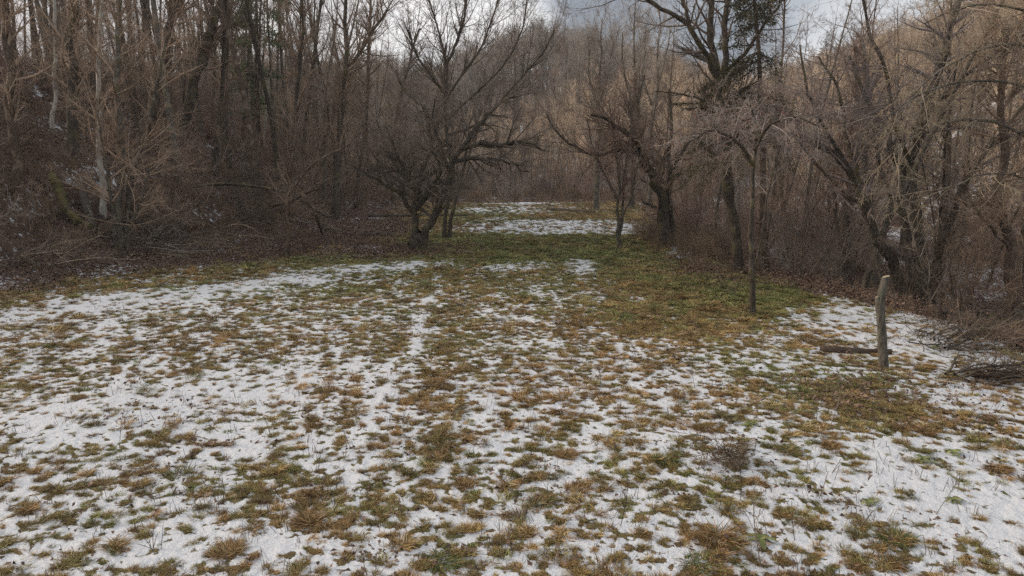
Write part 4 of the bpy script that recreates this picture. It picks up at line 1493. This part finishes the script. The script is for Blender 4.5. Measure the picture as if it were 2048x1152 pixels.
# ------------------------------------------------------------------ logs, fallen branches, brush piles
def log(name, cat, label, pts, r0, r1, mat, lift=.0, cap=True, stubs=0, seed=0, group=None):
    """pts: photo pixels of the log's run on the ground, or (px, py, height above the ground)"""
    rng = np.random.default_rng(1000 + seed)
    W = []
    for q in pts:
        if len(q) == 4:
            W.append(on_plane(q[0], q[1], q[3]))
            continue
        gx, gy = ground_hit(q[0], q[1])
        h = q[2] if len(q) > 2 else 0
        W.append(np.array([gx, gy, float(surf(gx, gy)) + r0 * .7 + h]))
    org = W[0].copy()
    org[2] -= r0 * .7
    pw, L = resample([w - org for w in W], 16, rng, r0 * .12)
    r = np.linspace(r0, r1, 17)
    if stubs == 0:
        o = link(name, trunk_mesh(name, pw, r, 12, mat, cap, rng, 0, M_rot), None, org)
        return tag(o, label, cat, group)
    root = bpy.data.objects.new(name, None)
    COL.objects.link(root)
    root.location = org
    tag(root, label, cat, group)
    link('log_body', trunk_mesh(name, pw, r, 12, mat, cap, rng, 0, M_rot), root)
    S = (pw[None], r[None], np.array([L]))
    lv = branch_levels(rng, S, [dict(cnt=stubs, t0=.15, t1=1, ang=50, asd=15, lr=.35, shape=.2, rr=.45, n=6, k=5, w=.12, trop=.03, upb=.8, lmax=2.2, rmin=.008),
                                dict(cnt=5, t0=.2, t1=1, ang=45, asd=15, lr=.45, shape=.2, rr=.6, n=4, k=3, w=.14, trop=.02, rmin=.005),
                                dict(cnt=4, t0=.2, t1=1, ang=45, asd=15, lr=.45, shape=.2, rr=.6, n=3, k=3, w=.14, trop=.0, rmin=.0036)])
    o = link('branches', levels_mesh('log_twigs', lv, [mat]), root)
    o['kind'] = 'stuff'
    return root


log('log', 'log', 'short reddish brown rotten log lying in the snow beside the sawn-off pole', [(1640, 704), (1690, 708), (1780, 711)], .065, .045, M_rot, seed=1)
log('log', 'log', 'long thin dark log lying across the grass behind the twin-stemmed tree', [(735, 434), (850, 433), (948, 432)], .09, .05, M_dark, seed=2)
log('fallen_tree', 'fallen tree', 'dark fallen trunk lying along the right edge behind the brush', [(1868, 642, .1), (1930, 650, .15), (2000, 655, .2), (2080, 668, .1)], .13, .10, M_dark, seed=3, stubs=8)
log('fallen_tree', 'fallen tree', 'weathered grey log end sticking out at the right edge, crossing the dark fallen trunk', [(2002, 632, .25), (2060, 665, .2), (2110, 700, .1)], .10, .12, M_grey, seed=4)
log('mossy_log', 'log', 'mossy leaning log on the left slope above the brush pile', [(108, 388, .5), (124, 410, .3), (140, 446, .2), (185, 468, .0)], .17, .13, M_moss, seed=5)
log('leaning_log', 'log', 'grey broken log leaning downhill on the left slope', [(166, 412, .7), (176, 440, .3), (188, 465, 0)], .12, .15, M_grey, seed=6)
log('fallen_tree', 'fallen tree', 'long dark trunk fallen level across the brush at the foot of the left slope', [(395, 372, 0, 30), (450, 368, 0, 29.5), (520, 374, 0, 29), (580, 388, 0, 28.5), (650, 432, 0, 28)], .075, .035, M_dark, seed=7, stubs=10)
log('fallen_tree', 'fallen tree', 'broken branchy trunk propped behind the lone brown sapling', [(545, 412, 0, 27.6), (590, 398, 0, 27.6), (612, 386, 0, 27.6), (640, 376, 0, 27.4)], .07, .04, M_brown, seed=8, stubs=6)
log('fallen_tree', 'fallen tree', 'arched snapped branch resting on the ground beside the slim tree at the slope foot', [(604, 386, 0, 27.5), (625, 410, 0, 27.4), (635, 440, 0, 27.3), (645, 470, .0)], .06, .05, M_brown, seed=9)
log('fallen_tree', 'fallen tree', 'dark fallen limb slanting uphill left of the long level fallen trunk', [(270, 388, 0, 29), (340, 366, 0, 30), (400, 320, 0, 31)], .07, .03, M_dark, seed=10, stubs=6)
log('log', 'log', 'dark log lying at the slope foot where the snow strip meets the leaves', [(640, 455, .1), (690, 470, .0), (790, 472, 0)], .13, .07, M_dark, seed=11)
log('log', 'log', 'dark log slanting down behind the cluster of greenish trunks', [(252, 440, .3), (290, 465, .1), (330, 488, .0)], .13, .10, M_dark, seed=12)
log('log', 'log', 'low dark log among the weeds at the far end of the field', [(1095, 421, 0), (1135, 424, 0), (1190, 428, 0)], .14, .09, M_dark, seed=13)

# sticks lying about in the woods
stick_meshes = []
for i in range(6):
    rng = np.random.default_rng(700 + i)
    S = grow(rng, np.zeros((1, 3)), np.array([[1.0, 0, .12]]), np.array([rng.uniform(1.6, 3.6)]), np.array([rng.uniform(.018, .04)]), np.array([.006]), 9, .10, -.005)
    lv = [(S, 6, 0)] + branch_levels(rng, S, [dict(cnt=8, t0=.2, t1=1, ang=42, asd=14, lr=.35, shape=.2, rr=.6, n=5, k=3, w=.14, trop=.05, upb=.7, rmin=.006),
                                              dict(cnt=5, t0=.2, t1=1, ang=42, asd=14, lr=.45, shape=.2, rr=.6, n=3, k=3, w=.14, trop=.02, rmin=.004)])
    stick_meshes.append(levels_mesh('stick', lv, [(M_twigd, M_brown, M_twigg, M_twigd, M_twig, M_brown)[i]]))
rs = np.random.default_rng(123)
for i in range(95):
    left = i < 58
    p = (s_left_edge if left else s_right_edge)(rs)
    if p is None or (not left and p[1] < 21):
        continue
    x, y = p
    o = link('fallen_branch', stick_meshes[rs.integers(0, 6)], None, (x, y, float(surf(x, y)) + .05), (rs.normal(0, .2), rs.normal(-.12, .22), rs.uniform(0, 6.28)), float(rs.uniform(.7, 1.4)))
    tag(o, 'bare fallen branch lying in the brush at the foot of the left slope' if left else 'bare fallen branch lying in the brush of the right woods', 'branch',
        'fallen branches on the left slope' if left else 'fallen branches in the right woods')


def brush_pile(label, c_px, length, width, height, yaw, n, seed, mats, rmax=.024, name='brush_pile', cat='brush pile'):
    rng = np.random.default_rng(seed)
    cx, cy = ground_hit(*c_px)
    cz = float(surf(cx, cy))
    root = bpy.data.objects.new(name, None)
    COL.objects.link(root)
    root.location = (cx, cy, cz)
    root.rotation_euler = (0, 0, yaw)
    tag(root, label, cat)
    for i in range(n):
        p = np.array([rng.normal(0, length * .18) - length * .3, rng.normal(0, width * .3), abs(rng.normal(0, height * .45)) + .03])
        a = rng.normal(0, .32)
        d = np.array([[math.cos(a), math.sin(a), rng.normal(.02, .08)]])
        L = length * rng.uniform(.4, .85)
        r = rng.uniform(.25, 1.0) * rmax
        S = grow(rng, p[None], d, np.array([L]), np.array([r]), np.array([min(.005, r * .6)]), 9, .14, -.008)
        S[0][:, :, 2] = np.maximum(S[0][:, :, 2], .02)
        lv = [(S, 6, 0)] + branch_levels(rng, S, [dict(cnt=7, t0=.2, t1=1, ang=38, asd=16, lr=.34, shape=.2, rr=.6, n=5, k=3, w=.16, trop=.02, rmin=min(.004, r)),
                                                  dict(cnt=4, t0=.2, t1=1, ang=40, asd=14, lr=.5, shape=.2, rr=.6, n=3, k=3, w=.16, trop=.02, rmin=min(.003, r))])
        link('branch', levels_mesh('pile_branch', lv, [mats[i % len(mats)]]), root)


brush_pile('low dark pile of cut branches at the right edge in front of the snowy strip', (2010, 765), 2.2, .8, .2, .15, 34, 801, [M_dark, M_brown, M_twigd, M_rot])
brush_pile('heap of long bare branches lying at the foot of the left slope', (330, 500), 5.0, 1.1, .5, -.12, 34, 802, [M_twigg, M_brown, M_twigs, M_twigd])
brush_pile('heap of pale bent branches at the left edge below the slope', (110, 520), 3.6, 1.4, .6, .35, 26, 803, [M_twigs, M_twigd, M_twig])
brush_pile('dark heap of dead branches behind the lone brown sapling', (520, 468), 5.0, 1.6, .8, .1, 34, 804, [M_twigd, M_dark, M_twig])
brush_pile('grey tangle of fallen twigs under the big many-trunked tree', (1935, 690), 2.6, .9, .35, .5, 30, 805, [M_dark, M_twigd, M_brown])

brush_pile('long dead weed stems lying diagonally over the snow beside the stalky tussock', (1470, 930), 1.0, .14, .05, -2.2, 22, 806, [M_weed, M_twigs, M_brown], rmax=.006, name='dead_weed', cat='dead weed')

# ------------------------------------------------------------------ single tussocks, stalks and leafy plants in the field
tus = [(1440, 1090, 1.5, 'big rust brown tussock of long grass at the bottom right of centre', .15, 1.25), (1410, 860, 1.0, 'brown tussock with bleached stalks standing up, right of the field middle', .05, 1.3),
       (1575, 905, 1.1, 'flattened green and brown tussock spreading over snow right of the stalky tussock', .55, .8), (1790, 1085, 1.2, 'large drooping green tussock near the bottom right corner', .65, .8),
       (620, 1050, 1.1, 'rust brown tussock near the bottom left of centre', .05, 1.2), (935, 975, .9, 'ochre tussock in a clean patch of snow near the bottom middle', .1, .9),
       (1150, 985, 1.1, 'pale straw tussock at the bottom, right of the middle', .0, .9), (1330, 930, 1.1, 'bright green tussock with upright blades below the stalky tussock', .8, 1.1),
       (1080, 1010, 1.1, 'olive tussock between two snow patches at the bottom middle', .45, .9), (870, 920, .9, 'brown tussock in the field middle, on clean snow', .12, 1.0),
       (1990, 945, 1.0, 'rust brown tussock close to the right edge', .05, .9), (1655, 895, .9, 'pale straw tussock leaning over snow at right', .0, 1.0),
       (1430, 795, .9, 'small rust brown tussock left of the short rotten log', .05, 1.2), (165, 800, .9, 'isolated brown tussock on the snow at left', .1, .9),
       (380, 745, .9, 'brown tussock with weed stalks on the left snow', .1, .9), (1720, 780, 1.1, 'green tussock just in front of the sawn-off pole', .7, .9),
       (885, 1130, 1.2, 'dark green tussock at the bottom edge', .8, .8), (1130, 915, 1.0, 'tangled tan tussock in the field middle', .1, 1.1), (250, 720, .9, 'low brown mound of grass on the left snow band', .15, .7),
       (1400, 1135, 1.2, 'lush green grass clump at the very bottom under the rust brown tussock', .9, .9), (455, 1110, 1.1, 'ochre tussock in the bottom left quarter', .15, .9)]


def tussock_material(g):
    m, t, b = new_mat('tussock grass')
    geo = N(t, 'ShaderNodeNewGeometry')
    isl = geo.outputs['Random Per Island']
    br = ramp(t, isl, [(0.0, (0.10, 0.052, 0.02)), (0.45, (0.235, 0.135, 0.052)), (0.8, (0.36, 0.225, 0.10)), (1.0, (0.46, 0.33, 0.18))])
    gr = ramp(t, isl, [(0.0, (0.035, 0.048, 0.013)), (0.5, (0.09, 0.12, 0.03)), (0.85, (0.16, 0.19, 0.055)), (1.0, (0.26, 0.23, 0.10))])
    f = math_node(t, 'GREATER_THAN', g, math_node(t, 'FRACT', math_node(t, 'MULTIPLY', isl, 7.31)))
    t.links.new(mix_col(t, f, br, gr), b.inputs['Base Color'])
    b.inputs['Roughness'].default_value = .7
    return m


for i, (px_, py_, s, lab, g, up) in enumerate(tus):
    rng = np.random.default_rng(900 + i)
    x, y = ground_hit(px_, py_)
    s *= .7
    up *= .85
    V, Q = blades(rng, 620, .14 * s, 0, 0, .08 * s, .24 * s, .0058, .84, (rng.normal(0, .7), rng.normal(-.2, .5)))
    V[:, 2] *= up
    V2, Q2 = blades(rng, 45, .06 * s, 0, 0, .10 * s, .22 * s * up, .0045, .45)
    Vj, Fj = join([(V, Q, 0), (V2, Q2, 0)])
    o = link('grass_tussock', build_mesh('tussock', Vj, Fj, [tussock_material(g)]), None, (x, y, float(surf(x, y)) - .005))
    tag(o, lab, 'grass tussock', 'grass tussocks in the snowy field')

# dead weed stalks
stalk = []
for i in range(6):
    rng = np.random.default_rng(950 + i)
    Ht = (.55, .42, .62, .32, .5, .38)[i]
    S = grow(rng, np.array([[0, 0, -.03]]), np.array([[rng.normal(0, .12), rng.normal(0, .12), 1]]), np.array([Ht]), np.array([.0042]), np.array([.0022]), 9, .05, .0)
    lv = [(S, 5, 0)]
    if i not in (3, 5):
        lv += branch_levels(rng, S, [dict(cnt=9, t0=.35, t1=1, ang=38, asd=10, lr=.32, shape=.3, rr=.8, n=4, k=3, w=.1, trop=.06, rmin=.0018, tip=.0014),
                                     dict(cnt=3, t0=.4, t1=1, ang=38, asd=10, lr=.4, shape=.3, rr=.8, n=2, k=3, w=.1, trop=.03, rmin=.0016, tip=.0014)])
    parts = [(*tubes(q[0], q[1], k), mi) for (q, k, mi) in lv]
    if i not in (3, 5):     # seed heads
        c = lv[-1][0][0][:, -1]
        o6 = np.array([[1, 0, 0], [-1, 0, 0], [0, 1, 0], [0, -1, 0], [0, 0, 1.5], [0, 0, -1.5]]) * .004
        f = np.array([[0, 2, 4], [2, 1, 4], [1, 3, 4], [3, 0, 4], [2, 0, 5], [1, 2, 5], [3, 1, 5], [0, 3, 5]])
        parts.append(((c[:, None] + o6[None]).reshape(-1, 3), ((np.arange(len(c)) * 6)[:, None, None] + f[None]).reshape(-1, 3), 0))
    V, Fs = join(parts)
    stalk.append(build_mesh('stalk', V, Fs, [(M_twigd, M_brown, M_twigd)[i % 3]]))
spots = [(1521, 1140), (640, 1010), (240, 900), (1640, 1000), (1480, 1010), (1720, 1060), (1275, 740), (1200, 780), (330, 690), (470, 800), (960, 1090), (1390, 780), (1870, 1040), (1590, 1085), (90, 760), (430, 640),
         (860, 760), (1060, 860), (700, 900), (1960, 900), (1450, 900), (760, 1070), (1240, 1060), (540, 870), (1120, 700), (1330, 700), (1660, 860), (1890, 870)]
for i, (a, b) in enumerate(spots):
    x, y = ground_hit(a, b)
    k = i % 6 if i else 2
    o = link('weed_stalk', stalk[k], None, (x, y, float(surf(x, y))), (rg.normal(0, .12), rg.normal(0, .12), rg.uniform(0, 6.28)), 1.25 if i == 0 else float(rg.uniform(.6, 1.0)))
    tag(o, 'tall thin dead weed stalk at the very bottom, right of the rust brown tussock' if i == 0 else 'thin dark dead weed stalk standing in the snowy grass of the field', 'weed stalk', 'dead weed stalks in the field')
# a few hundred plain bits of stubble, uncountable
stub_meshes = []
for i in range(4):
    rng = np.random.default_rng(970 + i)
    ns = 3 + i
    S = grow(rng, np.concatenate([rng.normal(0, .06, (ns, 2)), np.full((ns, 1), -.02)], 1), np.concatenate([rng.normal(0, .22, (ns, 2)), np.ones((ns, 1))], 1), rng.uniform(.05, .17, ns), np.full(ns, .0026), np.full(ns, .002), 4, .05, 0)
    stub_meshes.append(levels_mesh('stubble', [(S, 3, 0)], [M_twigd]))
n = 900
th = rg.uniform(-math.radians(40), math.radians(40), n)
r = 5 * np.exp(rg.uniform(0, math.log(4.6), n))
x, y = np.sin(th) * r, np.cos(th) * r
k = (x > left_edge(y)) & (x < right_edge(y))
x, y = x[k], y[k]
n = len(x)
scatter('stubble', np.stack([x, y, surf(x, y)], -1), np.stack([rg.normal(0, .15, n), rg.normal(0, .15, n), rg.uniform(0, 6.28, n)], -1), rg.uniform(.7, 1.4, n), rg.integers(0, 4, n), proto_collection('stub', stub_meshes), None,
        'short dark stalks of mown weeds standing up through grass and snow', 'stubble')

# broad-leaved rosettes


def rosette(rng, s):
    n = 9
    V, Fa = [], []
    for i in range(n):
        a = i * 2.4 + rng.normal(0, .2)
        L = s * rng.uniform(.7, 1.2)
        w = L * .34
        el = rng.uniform(.15, .7)
        for q in range(5):
            t = q / 4
            rr_ = L * t
            z = L * (math.sin(el) * t - .55 * t * t) + .02
            ww = w * math.sin(math.pi * (.12 + .83 * t)) ** .8
            c = np.array([math.cos(a) * rr_, math.sin(a) * rr_, max(z, .008)])
            sd_ = np.array([-math.sin(a), math.cos(a), 0]) * ww * .5
            V += [c - sd_ + [0, 0, .12 * ww], c, c + sd_ + [0, 0, .12 * ww]]
        b = i * 15
        for q in range(4):
            for k in range(2):
                Fa.append([b + q * 3 + k, b + q * 3 + k + 1, b + q * 3 + k + 4, b + q * 3 + k + 3])
    return np.array(V), np.array(Fa)


for i, (a, b, s, lab) in enumerate([(1845, 930, .13, 'pale green broad-leaved rosette alone on clean snow at the right'), (1735, 1015, .10, 'small green leafy plant on the snow at lower right'),
                                    (1905, 915, .13, 'wilted pale green leafy plant near the right edge'), (1500, 855, .12, 'broad-leaved green plant right of the stalky tussock'),
                                    (1660, 780, .13, 'green leafy plant left of the sawn-off pole'), (1520, 1090, .15, 'broad dark green leaf plant beside the tall thin stalk at the bottom'),
                                    (1870, 700, .13, 'bright green leafy plant on the snow right of the sawn-off pole'), (1905, 1010, .1, 'low green weed on clean snow near the bottom right')]):
    x, y = ground_hit(a, b)
    V, Fa = rosette(np.random.default_rng(980 + i), s)
    o = link('leafy_plant', build_mesh('rosette', V, [(Fa, 0)], [M_broad]), None, (x, y, float(surf(x, y))))
    tag(o, lab, 'plant', 'leafy plants in the snow')


# ------------------------------------------------------------------ the faint haze that fades the far hill
hz = bpy.data.meshes.new('haze')
X0, X1, Y0, Y1, Z0, Z1 = -240, 240, -30, 300, -6, 62
hz.from_pydata([(X0, Y0, Z0), (X1, Y0, Z0), (X1, Y1, Z0), (X0, Y1, Z0), (X0, Y0, Z1), (X1, Y0, Z1), (X1, Y1, Z1), (X0, Y1, Z1)], [],
               [(0, 3, 2, 1), (4, 5, 6, 7), (0, 1, 5, 4), (1, 2, 6, 5), (2, 3, 7, 6), (3, 0, 4, 7)])
m = bpy.data.materials.new('haze')
m.use_nodes = True
m.node_tree.nodes.clear()
vo = m.node_tree.nodes.new('ShaderNodeVolumePrincipled')
vo.inputs['Density'].default_value = 0.0005
vo.inputs['Color'].default_value = (0.86, 0.90, 0.97, 1)
mo = m.node_tree.nodes.new('ShaderNodeOutputMaterial')
m.node_tree.links.new(vo.outputs[0], mo.inputs['Volume'])
hz.materials.append(m)
tag(link('haze', hz), 'faint haze between the near woods and the far hill', 'haze', kind='stuff')
